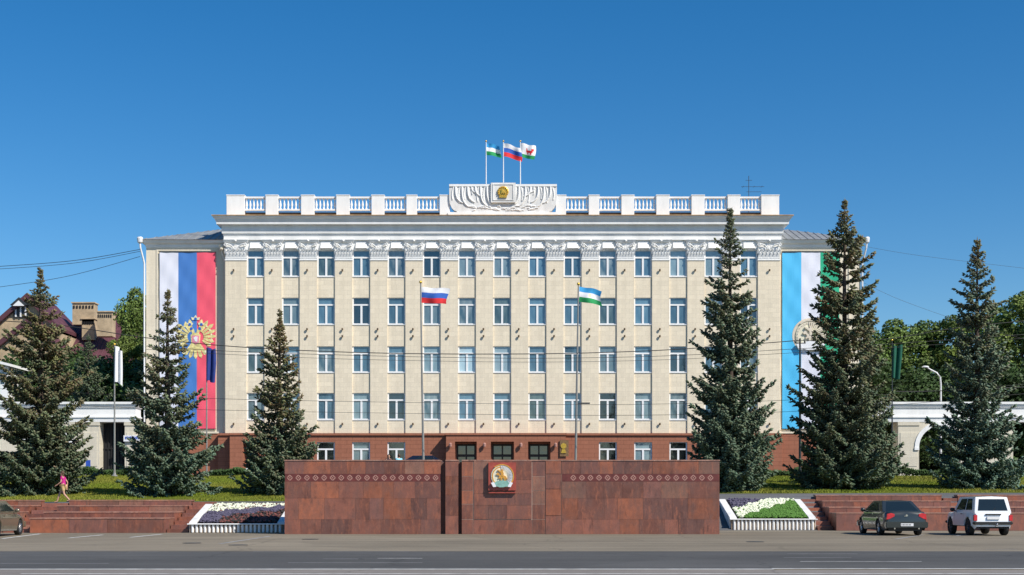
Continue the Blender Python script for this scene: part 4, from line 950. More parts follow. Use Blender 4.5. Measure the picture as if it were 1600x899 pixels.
cnt += spruce(437, 487, 75, 2.15, 'smaller brownish spruce left of the granite wall against the facade', 23, .9, .35, 1.1, .05)
cnt += spruce(1141, 326, 74, 2.2, 'tall dark blue green spruce just right of the granite wall', 24, .35, .35, 1.15, .3, power=.68)
cnt += spruce(1320, 305, 76, 3.05, 'tallest spruce with long spreading branches in front of the right banner', 25, .65, .2, 1.0, .5, power=.72)
cnt += spruce(1527, 368, 76, 2.15, 'blue spruce in front of the right arcade gate', 26, .45, .75, 1.15, .4, power=.68)
cnt += spruce(138, 522, 106, 2.2, 'darker spruce rising behind the left arcade gate', 27, .2, .1, .8, .1, power=.7)
print('spruce tufts', cnt)
def leafy_variant(H_, R, n, seed, tone):
    rs = np.random.RandomState(seed); q = MB(); q.tube([(0, 0, -.1), (.1, 0, H_*.35), (-.1, .1, H_*.7)], [.28, .2, .08], 8)
    cen = []; 
    for k in range(34):
        u = rs.uniform(.12, 1); a = rs.uniform(0, 6.28); rr = R*math.sqrt(max(.05, 1-((u-.45)/.6)**2))*rs.uniform(.35, .95); cen.append((rr*math.cos(a), rr*math.sin(a), H_*u*.95, rs.uniform(.55, 1.15)*R*.36))
    for c in cen[:14]: q.tube([(0, 0, H_*.3), (c[0]*.5, c[1]*.5, (H_*.3+c[2])/2), c[:3]], [.09, .05, .02], 5)
    cen.append((0, 0, H_*.97, R*.3)); cen = np.array(cen); ci = rs.randint(len(cen), size=n); d = rs.normal(size=(n, 3)); d /= np.linalg.norm(d, axis=1, keepdims=True)
    r = cen[ci, 3]*rs.uniform(.35, 1.12, n)**.5; p = cen[ci, :3]+d*r[:, None]*np.array([1, 1, .8])
    nr = d+rs.normal(scale=.7, size=(n, 3)); nr /= np.linalg.norm(nr, axis=1, keepdims=True); a = np.cross(nr, np.array([.3, .2, 1.])); a /= np.linalg.norm(a, axis=1, keepdims=True)+1e-6; b = np.cross(nr, a)
    s = rs.uniform(.09, .19, n)[:, None]; v = np.stack([p-a*s, p-b*s*.7, p+a*s, p+b*s*.7], 1).reshape(-1, 3); f = np.arange(4*n).reshape(-1, 4)
    col = np.array(tone)*rs.uniform(.6, 1.45, n)[:, None]*rs.uniform(.8, 1.2, len(cen))[ci][:, None]
    return q, v, f, col
VAR = []
for i, (h, r, n, tone) in enumerate([(17, 4.2, 26000, (.10, .15, .03)), (15, 4.8, 26000, (.08, .13, .025)), (19, 4.0, 26000, (.115, .16, .03)), (8, 4.5, 20000, (.04, .075, .018))]):
    VAR.append((leafy_variant(h, r, n, 50+i, tone), h))
proto = {}
def leafy(px, ytop, Y, vi, label, group='leafy trees beyond the building', zb=3.06):
    (q, v, f, col), h = VAR[vi]; X = PX(px, Y); t = thing('leafy_tree', label, 'tree', (X, Y, zb), px*1.7 % 6.28, group)
    s = (PZ(ytop, Y)-zb)/h; t.scale = (max(.8, s), max(.8, s), s) if px > 300 or vi == 3 else (.62, .62, s)
    if vi not in proto:
        a = q.build('trunk', 'bark', t); b = raw_mesh('crown', v, f, col, 'leaf', t); proto[vi] = (a, b)
    else:
        for o in proto[vi]: c = o.copy(); COL.objects.link(c); c.parent = t
for px, yt, Y, vi, lb in [(212, 458, 128, 0, 'leafy tree pressed against the left wing'), (196, 530, 124, 2, 'lower leafy tree between the brick house and the left wing'), (110, 560, 118, 3, 'low leafy tree behind the left arcade, below the brick house'), (30, 570, 120, 3, 'low leafy tree behind the left arcade beside the white pavilion'), (170, 575, 112, 3, 'low shrubby tree behind the dark fill of the left gate opening'), (225, 580, 116, 3, 'low leafy tree behind the left end of the building'),
                       (1352, 520, 150, 1, 'leafy tree just right of the right wing, behind the tallest spruce'), (1398, 506, 155, 0, 'leafy tree behind the dark green flag'), (1446, 512, 160, 1, 'leafy tree behind the street lamp'), (1488, 498, 158, 2, 'leafy tree behind the top of the blue spruce'), (1560, 487, 150, 0, 'leafy tree right of the blue spruce'), (1600, 462, 140, 2, 'tall leafy tree at the right edge'), (1655, 480, 145, 1, 'leafy tree beyond the right edge'),
                       (1375, 580, 122, 3, 'low leafy tree behind the dark flagpole'), (1430, 590, 118, 3, 'low leafy tree seen over and through the round arch'), (1490, 585, 120, 3, 'low leafy tree behind the right arcade and blue spruce'), (1560, 580, 118, 3, 'low leafy tree behind the right end of the arcade'), (1620, 575, 122, 3, 'low leafy tree at the far right behind the arcade')]:
    leafy(px, yt, Y, vi, lb)
# far wood behind everything so no bare horizon shows
def far_wood():
    n = 60000; rs = np.random.RandomState(5); x = rs.uniform(-330, 330, n); top = 12+3*np.sin(x*.11)+2.2*np.sin(x*.31+1)+1.5*np.sin(x*.83); z = 3+rs.rand(n)**.7*top; y = 235+rs.uniform(-5, 5, n)+6*np.sin(z*.6+x*.2)*.4
    p = np.stack([x, y, z], 1); nr = rs.normal(size=(n, 3)); nr[:, 1] -= 1; nr /= np.linalg.norm(nr, axis=1, keepdims=True); a = np.cross(nr, [0, 0, 1.]); a /= np.linalg.norm(a, axis=1, keepdims=True); b = np.cross(nr, a); s = rs.uniform(.45, 1.0, n)[:, None]
    v = np.stack([p-a*s, p-b*s, p+a*s, p+b*s], 1).reshape(-1, 3); col = np.array([.05, .085, .02])*rs.uniform(.6, 1.4, n)[:, None]
    tag(raw_mesh('distant_wood', v, np.arange(4*n).reshape(-1, 4), col, 'leaf', None), 'distant belt of dark green trees on the horizon', 'wood', None, 'stuff')
far_wood()
# hedges, lawn blades
def hedge(px0, px1, Y, h, d, label, seed):
    rs = np.random.RandomState(seed); n = 5200; x = rs.uniform(PX(px0, Y), PX(px1, Y), n); y = Y+rs.uniform(0, d, n); u = rs.rand(n)**.4
    top = h*(.8+.25*np.sin(x*1.7+seed)+.12*np.sin(x*4.3)); z = 3.0+u*top
    p = np.stack([x, y, z], 1); dr = rs.normal(size=(n, 3))*.6; dr[:, 2] += .6; dr[:, 1] -= .4
    col = np.array([.04, .08, .02])*rs.uniform(.6, 1.5, n)[:, None]
    o = spindle_mesh('hedge', p, dr, rs.uniform(.12, .26, n), rs.uniform(.03, .06, n), col, 'leaf', None); tag(o, label, 'hedge', None, None); o['group'] = 'low hedges at the top of the lawn'
hedge(100, 225, 93.5, .55, 1.2, 'low hedge below the black gate opening on the left', 1); hedge(315, 445, 94, .5, 1.2, 'low hedge in front of the left side entrance', 2)
hedge(1120, 1290, 94, .55, 1.2, 'low hedge below the right banner', 3); hedge(1380, 1620, 94, .55, 1.3, 'low hedge in front of the right arcade', 4)
def lawn_blades():
    rs = np.random.RandomState(3); n = 90000; x = np.where(rs.rand(n) < .5, rs.uniform(-34, -9, n), rs.uniform(9, 34, n)); y = rs.uniform(69.1, 92, n)
    k = (np.abs(x) < y*.40) & (y > np.where(x > 0, 71.3, 69.1)); x, y = x[k], y[k]; n = len(x); z = np.array([tz(a, b)+.03*math.sin(a*1.3+b*.4)+.03*math.sin(b*1.1-a*.5) for a, b in zip(x, y)])-.02
    h = rs.uniform(.05, .12, n); a = rs.uniform(0, 6.28, n); w = .03; dx, dy = np.cos(a)*w, np.sin(a)*w; lx, ly = rs.uniform(-.03, .03, n), rs.uniform(-.03, .03, n)
    v = np.stack([np.stack([x-dx, y-dy, z], 1), np.stack([x+dx, y+dy, z], 1), np.stack([x+lx, y+ly, z+h], 1)], 1).reshape(-1, 3)
    pat = (.5+.5*np.sin(x*.5+1)*np.sin(y*.45))[:, None]; col = (np.array([.13, .18, .014])*(1-pat)+np.array([.22, .21, .035])*pat)*rs.uniform(.7, 1.3, n)[:, None]
    tag(raw_mesh('lawn_grass', v, np.arange(3*n).reshape(-1, 3), col, 'blade', None), 'short yellow green grass on the sloping lawns', 'grass', None, 'stuff')
lawn_blades()
# ------------------------------------------------------------------ lamp post, poles, wires
def lamp():
    Y = 110.; X = PX(1470, Y); t = thing('street_lamp', 'white curved street lamp behind the right arcade arch', 'street lamp', (X, Y, 3.06))
    H_ = PZ(583, Y)-3.06; q = MB(); pts = [(0, 0, 0), (0, 0, H_-.9), (-.05, 0, H_-.35), (-.3, 0, H_), (-.8, 0, H_+.25), (PX(1449, Y)-X, 0, H_+.45)]; q.tube(pts, [.1, .07, .065, .06, .055, .05], 10); q.build('pole', 'pole_white', t, smooth='auto')
    q = MB(); q.ball((PX(1446, Y)-X, 0, H_+.5), .3, 0, 10, 7, (1, .5, .3)); q.build('lamp_head', 'pole_white', t, smooth=True)
lamp()
def upole():
    Y = 84.; X = PX(1250, Y); zb = tz(X, Y); t = thing('utility_pole', 'thin dark cable pole in front of the sky blue banner', 'pole', (X, Y, zb)); H_ = PZ(529, Y)-zb
    q = MB(); q.tube([(0, 0, 0), (0, 0, H_)], [.09, .055], 10); q.build('pole', 'pole_dark', t, smooth='auto')
    q = MB(); q.tube([(-.35, 0, H_-.3), (.35, 0, H_-.3)], .03, 6); q.lathe([(.04, H_-.28), (.06, H_-.2), (.03, H_-.12)], -.3, 0, 8); q.lathe([(.04, H_-.28), (.06, H_-.2), (.03, H_-.12)], .3, 0, 8); q.build('crossarm', 'pole_dark', t)
upole()
def wire(pts, Y, r, label, Y1=None):
    N = 48; P_ = []
    for i in range(N+1):
        s = i/N*(len(pts)-1); k = min(int(s), len(pts)-2); u = s-k
        p0, p1, p2, p3 = pts[max(k-1, 0)], pts[k], pts[k+1], pts[min(k+2, len(pts)-1)]
        f_ = lambda a, b, c, d: .5*((2*b)+(-a+c)*u+(2*a-5*b+4*c-d)*u*u+(-a+3*b-3*c+d)*u**3)
        yy_ = Y if Y1 is None else Y+(Y1-Y)*i/N
        P_.append(P(f_(*[q_[0] for q_ in (p0, p1, p2, p3)]), f_(*[q_[1] for q_ in (p0, p1, p2, p3)]), yy_))
    q = MB(); q.tube(P_, r, 6); org = tuple(P_[0]); o = q.build('overhead_cable', 'wire', None, org, recalc=False); tag(o, label, 'cable', 'overhead cables')
wire([(-30, 500), (90, 508), (228, 528), (356, 541), (500, 549), (660, 553), (850, 553), (1000, 549), (1120, 542), (1250, 532)], 84, .028, 'thickest black overhead cable crossing the facade at the third floor')
wire([(1250, 532), (1330, 534), (1400, 528), (1500, 512), (1640, 498)], 84, .022, 'thick cable running right from the dark pole over the trees')
wire([(228, 541), (356, 549), (500, 554), (660, 558), (850, 560), (1050, 556), (1250, 545), (1400, 537), (1640, 520)], 82, .016, 'middle cable just under the thickest one across the facade')
wire([(228, 546), (356, 554), (500, 560), (660, 564), (850, 566), (1050, 562), (1250, 551), (1400, 543), (1640, 526)], 80, .012, 'lowest of the three cables across the third floor')
wire([(-30, 606), (300, 622), (700, 630), (1000, 632), (1300, 622), (1640, 598)], 78, .012, 'upper of two faint cables across the second floor windows')
wire([(-30, 628), (300, 640), (700, 647), (1000, 649), (1300, 640), (1640, 612)], 78, .012, 'lower of two faint cables across the second floor windows')
wire([(1400, 612), (1470, 611), (1640, 603)], 96, .03, 'black cable just above the right arcade')
wire([(-40, 419), (110, 408), (219, 390)], 104, .022, 'highest cable in the sky left of the building')
wire([(-40, 423), (110, 412), (219, 393)], 104.3, .018, 'cable close beneath the highest one in the left sky')
wire([(-40, 454), (100, 433), (219, 401)], 104.6, .018, 'lower cable rising to the left eave')
wire([(1345, 384), (1440, 400), (1640, 424)], 106, .010, 'faint upper cable in the sky right of the building')
wire([(1345, 440), (1410, 470), (1520, 508), (1640, 540)], 106, .010, 'faint lower cable descending in the right sky')
# lantern hung in front of facade
q = MB(); p = P(915, 630.5, 88); q.box(p.x-.32, p.x+.28, 87.92, 88.08, p.z-.04, p.z+.05); q.tube([(p.x-.32, 88, p.z), (PX(901, 88), 88, p.z)], .02, 6); tag(q.build('pole_lamp', 'pole_dark', None, None), 'small dark lamp arm clamped to the right tall flagpole', 'lamp')
# ------------------------------------------------------------------ cars
def car(label, X, Yr, mat, spec, rz=0, zb=0., plate=None, rimmat='rim'):
    """local axes: +Y = nose, origin on the ground under the rear bumper centre"""
    c = spec; Lc, wd = c['L'], c['W']/2; t = thing('parked_car', label, 'car', (X, Yr, zb), rz, 'parked cars'); R = c['wr']; arches = c['axles']
    yy = sorted(set([0, .04, .12, .25]+[Lc-.25, Lc-.1, Lc-.03, Lc]+[a+R*1.18*math.cos(math.pi*k/14) for a in arches for k in range(15)]+list(np.linspace(.3, Lc-.3, 26))))
    def interp(tb, y): return float(np.interp(y, [a for a, b in tb], [b for a, b in tb]))
    rings = []
    for y in yy:
        zt = interp(c['top'], y); w = wd*interp([(0, .86), (.08, .93), (.3, .985), (1, 1), (Lc-1, 1), (Lc-.4, .96), (Lc-.1, .86), (Lc, .76)], y)
        zb0 = interp([(0, .38), (.12, .26), (.3, c['sill']), (Lc-.4, c['sill']), (Lc-.1, .26), (Lc, .34)], y)
        for a in arches:
            d = abs(y-a)
            if d < R*1.18: zb0 = max(zb0, R+math.sqrt((R*1.18)**2-d*d))
        zs = zt-.0; m1 = max(zb0+.02, min(zt-.1, .52)); bl = max(m1+.01, zt-c.get('sh', .10))
        half = [(w-.05, zb0), (w-.01, max(zb0+.01, m1-.12)), (w, m1), (w-.012, (m1+bl)/2), (w-.035, bl), (w-.11, zs-.012), (w-.3, zs+.01), (0, zs+.035)]
        rings.append([(x, y, z) for x, z in half]+[(-x, y, z) for x, z in half[-2::-1]])
    q = MB(); n = len(rings[0]); vs = [v for r in rings for v in r]; fs = [(i*n+k, i*n+k+1, (i+1)*n+k+1, (i+1)*n+k) for i in range(len(rings)-1) for k in range(n-1)]
    fs += [tuple(range(n)), tuple((len(rings)-1)*n+k for k in range(n-1, -1, -1))]; q.add(vs, fs); body = q.build('body', mat, t, smooth='auto')
    q = MB(); q.box(-wd+.2, wd-.2, .18, Lc-.2, c['sill']-.02, .62); q.box(-wd+.12, wd-.12, .08, .2, .3, .5); q.build('underbody', 'plastic', t)
    # cabin
    g = c['cabin']; (b0, b1, zb_), (t0, t1, zt_) = g['base'], g['roof']; wb, wt = wd-.07, wd-g['tuck']
    z0c = zb_-.08; B_ = [(-wb, b0, zb_), (wb, b0, zb_), (wb, b1, zb_), (-wb, b1, zb_)]; T_ = [(-wt, t0, zt_), (wt, t0, zt_), (wt, t1, zt_), (-wt, t1, zt_)]
    q = MB(); q.add([(x, y, z0c) for x, y, z in B_]+B_+T_+[(0, t0, zt_+.03), (0, t1, zt_+.03)], [(0, 1, 5, 4), (1, 2, 6, 5), (2, 3, 7, 6), (3, 0, 4, 7), (4, 5, 9, 8), (5, 6, 10, 9), (6, 7, 11, 10), (7, 4, 8, 11), (8, 9, 12), (9, 10, 13, 12), (10, 11, 13), (11, 8, 12, 13)])
    q.build('cabin', mat, t, smooth='auto', bevel=c.get('cb', .045))
    B_ = [Vector(b) for b in B_]; T_ = [Vector(b) for b in T_]
    def face(i0, i1, uv, off=.008, name='window', mt='carglass'):
        a, b, cc, d = B_[i0], B_[i1], T_[i1], T_[i0]; nr = (b-a).cross(d-a).normalized(); q = MB(); vs = []
        for u, v in uv: p = a*(1-u)*(1-v)+b*u*(1-v)+cc*u*v+d*(1-u)*v; vs.append(p)
        n = len(vs); q.add([p+nr*off for p in vs]+[p-nr*.02 for p in vs], [tuple(range(n)), tuple(range(2*n-1, n-1, -1))]+[(i, i+n, (i+1) % n+n, (i+1) % n) for i in range(n)]); return q.build(name, mt, t)
    for uv in g['side']:
        face(1, 2, uv); face(3, 0, [(1-u, v) for u, v in uv][::-1])
    face(0, 1, g['rear'], name='rear_window'); face(2, 3, [(.06, .06), (.94, .06), (.9, .9), (.1, .9)], name='windscreen')
    for s_ in (-1, 1):
        q = MB(); x = s_*(wd+.06); y = g['mirror']; q.ball((x+s_*.04, y, zb_+.08), .12, 0, 10, 7, (.9, .55, .7)); q.tube([(s_*(wd-.08), y, zb_), (x, y, zb_+.04)], .03, 6); q.build('wing_mirror', c.get('mirmat', mat), t, smooth='auto')
        for a in arches:
            q = MB(); x0, x1 = (wd-.22, wd-.015); q.lathe([(R*.62, s_*x0), (R*.96, s_*x0), (R, s_*(x0+.03)), (R, s_*(x1-.03)), (R*.95, s_*x1), (R*.64, s_*x1), (R*.62, s_*(x1-.03))], a, R, 28, 0, 'x'); w = q.build('wheel', 'tyre', t, smooth='auto')
            q = MB(); xr = s_*(x1-.02); q.lathe([(R*.63, s_*(x1-.06)), (R*.63, xr), (R*.57, xr), (R*.55, s_*(x1-.06)), (.02, s_*(x1-.06))], a, R, 24, 0, 'x')
            for k in range(7):
                an = k*2*math.pi/7; ca, sa = math.cos(an), math.sin(an); q.tube([(s_*(x1-.03), a, R), (s_*(x1-.03), a+ca*R*.58, R+sa*R*.58)], [.035, .028], 5)
            q.build('rim', rimmat, w)
        # wheel arch liner
        for p_ in c['tails']:
            q = MB(); q.prism([(s_*a, b) for a, b in p_['poly']], p_.get('y0', -.015), p_.get('y1', .12)); q.build('tail_light', 'tail', t, bevel=.008)
        q = MB(); q.ball((s_*(wd-.30), Lc-.12, c['hl']), .17, 0, 10, 7, (1, .6, .5)); q.build('headlight', 'chrome', t, smooth=True)
        q = MB()
        for a in c['handles']: q.box(s_*wd-.012, s_*wd+.018, a, a+.16, c['hz'], c['hz']+.03)
        q.build('door_handle', c.get('hmat', mat), t)
        q = MB()
        for a, lean in c['seams']: q.add([(s_*(wd+.002), a, c['sill']+.1), (s_*(wd+.002), a+.012, c['sill']+.1), (s_*(wd-.02), a+lean+.012, c['hz']+.1), (s_*(wd-.02), a+lean, c['hz']+.1)], [(0, 1, 2, 3)])
        q.build('door_seam', 'plastic', t, recalc=False)
    bz0, bz1 = c['bumper']; q = MB(); q.box(-wd+.02, wd-.02, -.07, .16, bz0, bz1); q.build('rear_bumper', c['bmat'], t, bevel=.03)
    q = MB(); q.box(-wd+.08, wd-.08, Lc-.14, Lc+.06, bz0, bz1); q.build('front_bumper', c['bmat'], t, bevel=.03)
    pz = c['plate']; py = c.get('plate_y', -.09); q = MB(); q.box(-.26, .26, py, py+.05, pz, pz+.115); pp = q.build('number_plate', 'plate', t)
    if plate:
        q = MB(); 
        for k, w_ in enumerate([.03, .028, .03, .028, .03, .03, .024]): q.box(-.23+k*.06, -.23+k*.06+w_, py-.004, py+.001, pz+.03, pz+.085)
        q.build('plate_marks', 'plate_text', pp)
    return t, wd
saloon = dict(cb=.10, L=4.68, W=1.80, wr=.325, axles=(1.05, 3.77), sill=.21, top=[(0, .80), (.03, .93), (.12, 1.0), (.6, 1.02), (1.2, .97), (3.2, .95), (3.5, .94), (4.2, .82), (4.55, .68), (4.68, .55)],
    cabin=dict(base=(.55, 3.55, .97), roof=(1.35, 2.75, 1.44), tuck=.28, side=[[(.23, .1), (.47, .1), (.47, .84), (.36, .84)], [(.49, .1), (.90, .1), (.74, .84), (.49, .84)]], rear=[(.08, .08), (.92, .08), (.87, .9), (.13, .9)], mirror=3.0),
    tails=[dict(poly=[(.50, .80), (.50, .90), (.64, .94), (.80, .90), (.835, .66), (.70, .70)], y0=-.015, y1=.16)], hl=.62, handles=(1.7, 2.75), hz=.84, seams=[(1.6, -.1), (2.55, 0), (3.45, .02)], bumper=(.32, .58), bmat='p_grey', plate=.40)
t, wd = car('dark grey saloon parked nose in, seen from behind, in front of the right terrace', 16.72, 55.6, 'p_grey', saloon, .0, plate=True)
q = MB(); q.lathe([(.045, -.02), (.045, .02)], 0, .84, 14, 0, 'y'); q.box(-.10, -.03, -.02, 0, .80, .82); q.build('boot_badge', 'chrome', t)
q = MB(); q.tube([(.5, .02, .30), (.5, -.05, .30)], .035, 8); q.tube([(-.5, .02, .30), (-.5, -.05, .30)], .035, 8); q.build('exhaust', 'chrome', t)
off = dict(L=3.72, W=1.66, wr=.35, axles=(.72, 2.92), sill=.38, sh=.05, top=[(0, .90), (.05, .98), (.2, 1.0), (2.5, 1.0), (2.6, .98), (3.5, .94), (3.66, .86), (3.72, .7)],
    cabin=dict(base=(.03, 2.60, .99), roof=(.22, 2.10, 1.60), tuck=.17, side=[[(.12, .12), (.42, .12), (.42, .88), (.16, .88)], [(.46, .12), (.90, .12), (.80, .88), (.46, .88)]], rear=[(.09, .08), (.91, .08), (.89, .86), (.11, .86)], mirror=2.25),
    tails=[dict(poly=[(.66, .62), (.66, .86), (.80, .86), (.80, .62)], y0=-.03, y1=.1)], hl=.76, handles=(1.35,), hz=.88, seams=[(1.2, 0), (2.35, 0)], bumper=(.46, .58), bmat='plastic', plate=.68, plate_y=-.05, mirmat='plastic', hmat='plastic')
t, wd = car('white boxy off roader parked nose in beside the dark saloon', 20.3, 55.6, 'p_white', off, 0, plate=False, rimmat='steelrim')
q = MB(); q.box(-.32, .32, -.045, -.01, .86, .91); q.build('tailgate_trim', 'plastic', t)
q = MB(); q.ball((.12, -.12, .46), .05); q.tube([(.12, -.1, .42), (.12, 0, .42)], .02, 6); q.build('tow_ball', 'chrome', t)
q = MB(); q.tube([(0, .03, 1.05), (.12, .05, 1.16)], .01, 5); q.build('wiper', 'plastic', t)
sb = dict(saloon); sb['bmat'] = 'p_beige'
car('beige metallic saloon cut off by the left edge of the view', -21.15, 53.05, 'p_beige', sb, .03, plate=False)
sn = dict(saloon); sn['bmat'] = 'p_navy'
car('dark saloon behind the granite wall near the left tall flagpole', PX(615, 94), 94.5, 'p_navy', sn, -math.pi/2, tz(0, 94))
car('dark car roof barely showing over the right part of the granite wall', PX(890, 84.3), 84.3, 'p_navy', sn, -math.pi/2, tz(0, 84.3)-.02)
# ------------------------------------------------------------------ people
def skin(verts, edges, rad, mat, name, parent, sub=2):
    me = bpy.data.meshes.new('tmp'); me.from_pydata([tuple(v) for v in verts], edges, []); ob = bpy.data.objects.new('tmp', me); COL.objects.link(ob)
    bm = bmesh.new(); bm.from_mesh(me); sk = bm.verts.layers.skin.verify(); bm.verts.ensure_lookup_table()
    for i, v in enumerate(bm.verts): r = rad[i]; v[sk].radius = (r, r) if not isinstance(r, tuple) else r; v[sk].use_root = (i == 0)
    bm.to_mesh(me); bm.free(); ob.modifiers.new('s', 'SKIN').use_smooth_shade = True; s2 = ob.modifiers.new('u', 'SUBSURF'); s2.levels = s2.render_levels = sub
    dg = bpy.context.evaluated_depsgraph_get(); m2 = bpy.data.meshes.new_from_object(ob.evaluated_get(dg)); bpy.data.objects.remove(ob)
    m2.materials.clear(); m2.materials.append(M[mat]); m2.polygons.foreach_set('use_smooth', [True]*len(m2.polygons)); o = bpy.data.objects.new(name, m2); COL.objects.link(o); o.parent = parent; return o
def person(label, loc, rz, Ht, pose, top, bottom, hairlen=.1, longtop=0, shorts=True):
    """faces +X locally"""
    t = thing('person', label, 'person', loc, rz); k = Ht/1.7; V = lambda x, y, z: Vector((x, y, z))*k
    pel = V(0, 0, .95); ch = V(.03, 0, 1.30); nk = V(.04, 0, 1.44); hd = V(.07, 0, 1.58)
    vs = [pel, V(.01, 0, 1.1), ch, nk, V(.055, 0, 1.50)]; ed = [(0, 1), (1, 2), (2, 3), (3, 4)]; rd = [.125*k, .115*k, .13*k, .055*k, .05*k]
    J = {}
    for s_, nm in ((-1, 'r'), (1, 'l')):
        hip = V(0, s_*.09, .90); kn = V(*pose['knee_'+nm]); an = V(*pose['ankle_'+nm]); toe = an+V(.16, 0, -.045); b = len(vs)
        vs += [hip, kn, an, toe]; rd += [.095*k, .058*k, .04*k, .032*k]; ed += [(0, b), (b, b+1), (b+1, b+2), (b+2, b+3)]; J['hip_'+nm] = hip; J['knee_'+nm] = kn
        sh = V(.03, s_*.18, 1.38); el = V(*pose['elbow_'+nm]); wr = V(*pose['wrist_'+nm]); dn = (wr-el).normalized(); b = len(vs); palm = wr+dn*.07*k
        vs += [sh, el, wr, palm]; rd += [.055*k, .038*k, .026*k, .03*k]; ed += [(2, b), (b, b+1), (b+1, b+2), (b+2, b+3)]; J['sh_'+nm] = sh; J['el_'+nm] = el
        ax = Vector((1, 0, 0)); 
        for fi, (o_, l_) in enumerate([(-.03, .07), (-.01, .085), (.01, .08), (.03, .065)]):
            b2 = len(vs); r0 = palm+ax*o_*k+dn*.02*k; vs += [r0, r0+dn*l_*.5*k, r0+dn*l_*k+Vector((0, -s_*.015, 0))]; rd += [.011*k, .0095*k, .008*k]; ed += [(b+3, b2), (b2, b2+1), (b2+1, b2+2)]
        b2 = len(vs); r0 = wr+dn*.035*k+ax*.03*k; vs += [r0, r0+(dn*.5+ax*.7)*.05*k]; rd += [.013*k, .009*k]; ed += [(b+2, b2), (b2, b2+1)]
    body = skin(vs, ed, rd, 'skin', 'body', t)
    # head joined into the body mesh
    q = MB(); q.ball(hd, .105*k, 0, 20, 14, (.95, .78, 1.15)); q.ball(hd+V(.095, 0, -.015), .022*k, 0, 8, 6, (1, .7, 1.3)); 
    for s_ in (-1, 1):
        q.ball(hd+V(.0, s_*.082, -.01), .028*k, 0, 8, 6, (.6, .4, 1)); q.ball(hd+V(.088, s_*.033, .012), .012*k, 1, 8, 6)
    q.ball(hd+V(.088, 0, -.06), .02*k, 2, 8, 6, (.5, 1.2, .35)); q.ball(hd+V(.06, 0, -.09), .04*k, 0, 10, 6)
    me2 = q.build('head_tmp', ['skin', 'eye', 'lip'], None, smooth=True); bm = bmesh.new(); bm.from_mesh(body.data); bm.from_mesh(me2.data); bm.to_mesh(body.data); bm.free()
    for m_ in ('eye', 'lip'): body.data.materials.append(M[m_])
    bpy.data.objects.remove(me2)
    q = MB(); q.ball(hd+V(-.022, 0, .028), .112*k, 0, 18, 12, (.98, .86, 1.1)); 
    if hairlen > .1: q.ball(hd+V(-.07, 0, -.09), .085*k, 0, 14, 10, (.6, .95, 1.6))
    q.build('hair', 'hair', t, smooth=True)
    tv = [pel+V(0, 0, -.02-longtop), V(.01, 0, 1.1), ch, nk+V(0, 0, -.02)]; te = [(0, 1), (1, 2), (2, 3)]; tr = [(.148+longtop*.2)*k, .13*k, .148*k, .075*k]
    for nm in 'rl': b = len(tv); tv += [J['sh_'+nm], J['sh_'+nm]*.45+J['el_'+nm]*.55]; te += [(2, b), (b, b+1)]; tr += [.072*k, .06*k]
    skin(tv, te, tr, top, 'shirt', t)
    bv = [pel, ]; be = []; br = [.142*k]
    for nm in 'rl':
        b = len(bv); kn = J['knee_'+nm]; e = J['hip_'+nm]*.3+kn*.7 if shorts else V(*pose['ankle_'+nm])+V(0, 0, .03); bv += [J['hip_'+nm], kn if not shorts else (J['hip_'+nm]+kn)*.5, e]; be += [(0, b), (b, b+1), (b+1, b+2)]; br += [.112*k, .088*k, .082*k if shorts else .06*k]
    skin(bv, be, br, bottom, 'shorts' if shorts else 'trousers', t)
    for nm in 'rl':
        an = V(*pose['ankle_'+nm]); q = MB(); q.ball(an+V(.06, 0, -.06), .06*k, 0, 12, 8, (2.1, .8, .55)); q.build('shoe', 'shoe', t, smooth=True)
walk = dict(knee_r=(.22, -.09, .52), ankle_r=(.36, -.09, .10), knee_l=(-.06, .09, .50), ankle_l=(-.36, .09, .17), elbow_r=(-.14, -.24, 1.12), wrist_r=(-.12, -.25, .88), elbow_l=(.05, .25, 1.12), wrist_l=(.25, .22, .98))
stand = dict(knee_r=(.02, -.10, .50), ankle_r=(0, -.11, .08), knee_l=(.02, .10, .50), ankle_l=(0, .11, .08), elbow_r=(-.03, -.24, 1.12), wrist_r=(.05, -.26, .88), elbow_l=(-.03, .24, 1.12), wrist_l=(.05, .26, .88))
wx = PX(99, 67.5)
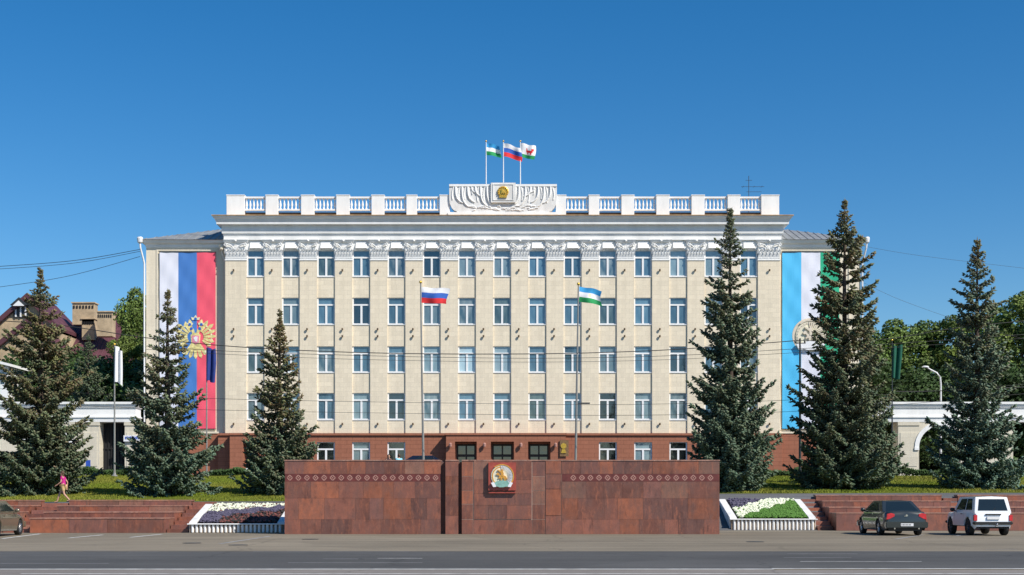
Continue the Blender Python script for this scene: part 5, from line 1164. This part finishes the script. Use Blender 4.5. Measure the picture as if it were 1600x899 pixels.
person('woman in a magenta top and sandy shorts walking left above the terrace', (wx, 67.5, tz(wx, 67.5)-.03), math.pi, 1.62, walk, 'magenta', 'yellowcloth', .2, .12)
person('person with dark clothes standing behind the granite wall, head just visible', (PX(607, 88), 88, tz(0, 88)), -1.2, 1.62, stand, 'darkcloth', 'darkcloth', .2, 0, False)
person('person in a light blue shirt standing behind the granite wall', (PX(624, 87), 87, tz(0, 87)), 2.2, 1.70, stand, 'shirt_sky', 'darkcloth', .1, 0, False)
# ------------------------------------------------------------------ light, sky, camera
SV = Vector((1.25, -1.0, 1.5)).normalized()
sun = bpy.data.lights.new('sun', 'SUN'); sun.energy = 4.3; sun.angle = math.radians(.55); sun.color = (1.0, .94, .84)
so = bpy.data.objects.new('sun', sun); COL.objects.link(so); so.rotation_euler = SV.to_track_quat('Z', 'Y').to_euler(); so.location = (60, 0, 80)
W_ = bpy.data.worlds.new('World'); S.world = W_; W_.use_nodes = True; nt = W_.node_tree
sk = nt.nodes.new('ShaderNodeTexSky'); sk.sky_type = 'NISHITA'; sk.sun_disc = False; sk.sun_elevation = math.asin(SV.z); sk.sun_rotation = math.atan2(SV.x, SV.y)
sk.altitude = 300; sk.air_density = 1.0; sk.dust_density = .3; sk.ozone_density = 4.0
bg = nt.nodes['Background']; hs = nt.nodes.new('ShaderNodeHueSaturation'); hs.inputs['Saturation'].default_value = 1.36; hs.inputs['Value'].default_value = .89; nt.links.new(sk.outputs[0], hs.inputs['Color'])
nt.links.new(hs.outputs[0], bg.inputs['Color']); bg.inputs['Strength'].default_value = .10
cam = bpy.data.cameras.new('camera'); co = bpy.data.objects.new('camera', cam); COL.objects.link(co); co.location = (0, 0, EYE); co.rotation_euler = (math.pi/2, 0, 0)
cam.sensor_width = 36; cam.lens = F*36/1600; cam.shift_x = (800-CX)/1600; cam.shift_y = (CY-449.5)/1600; cam.clip_end = 8000; cam.clip_start = .1
S.camera = co
S.view_settings.view_transform = 'Standard'; S.view_settings.look = 'None'; S.view_settings.exposure = .42; S.view_settings.gamma = 1
S.render.engine = 'CYCLES'
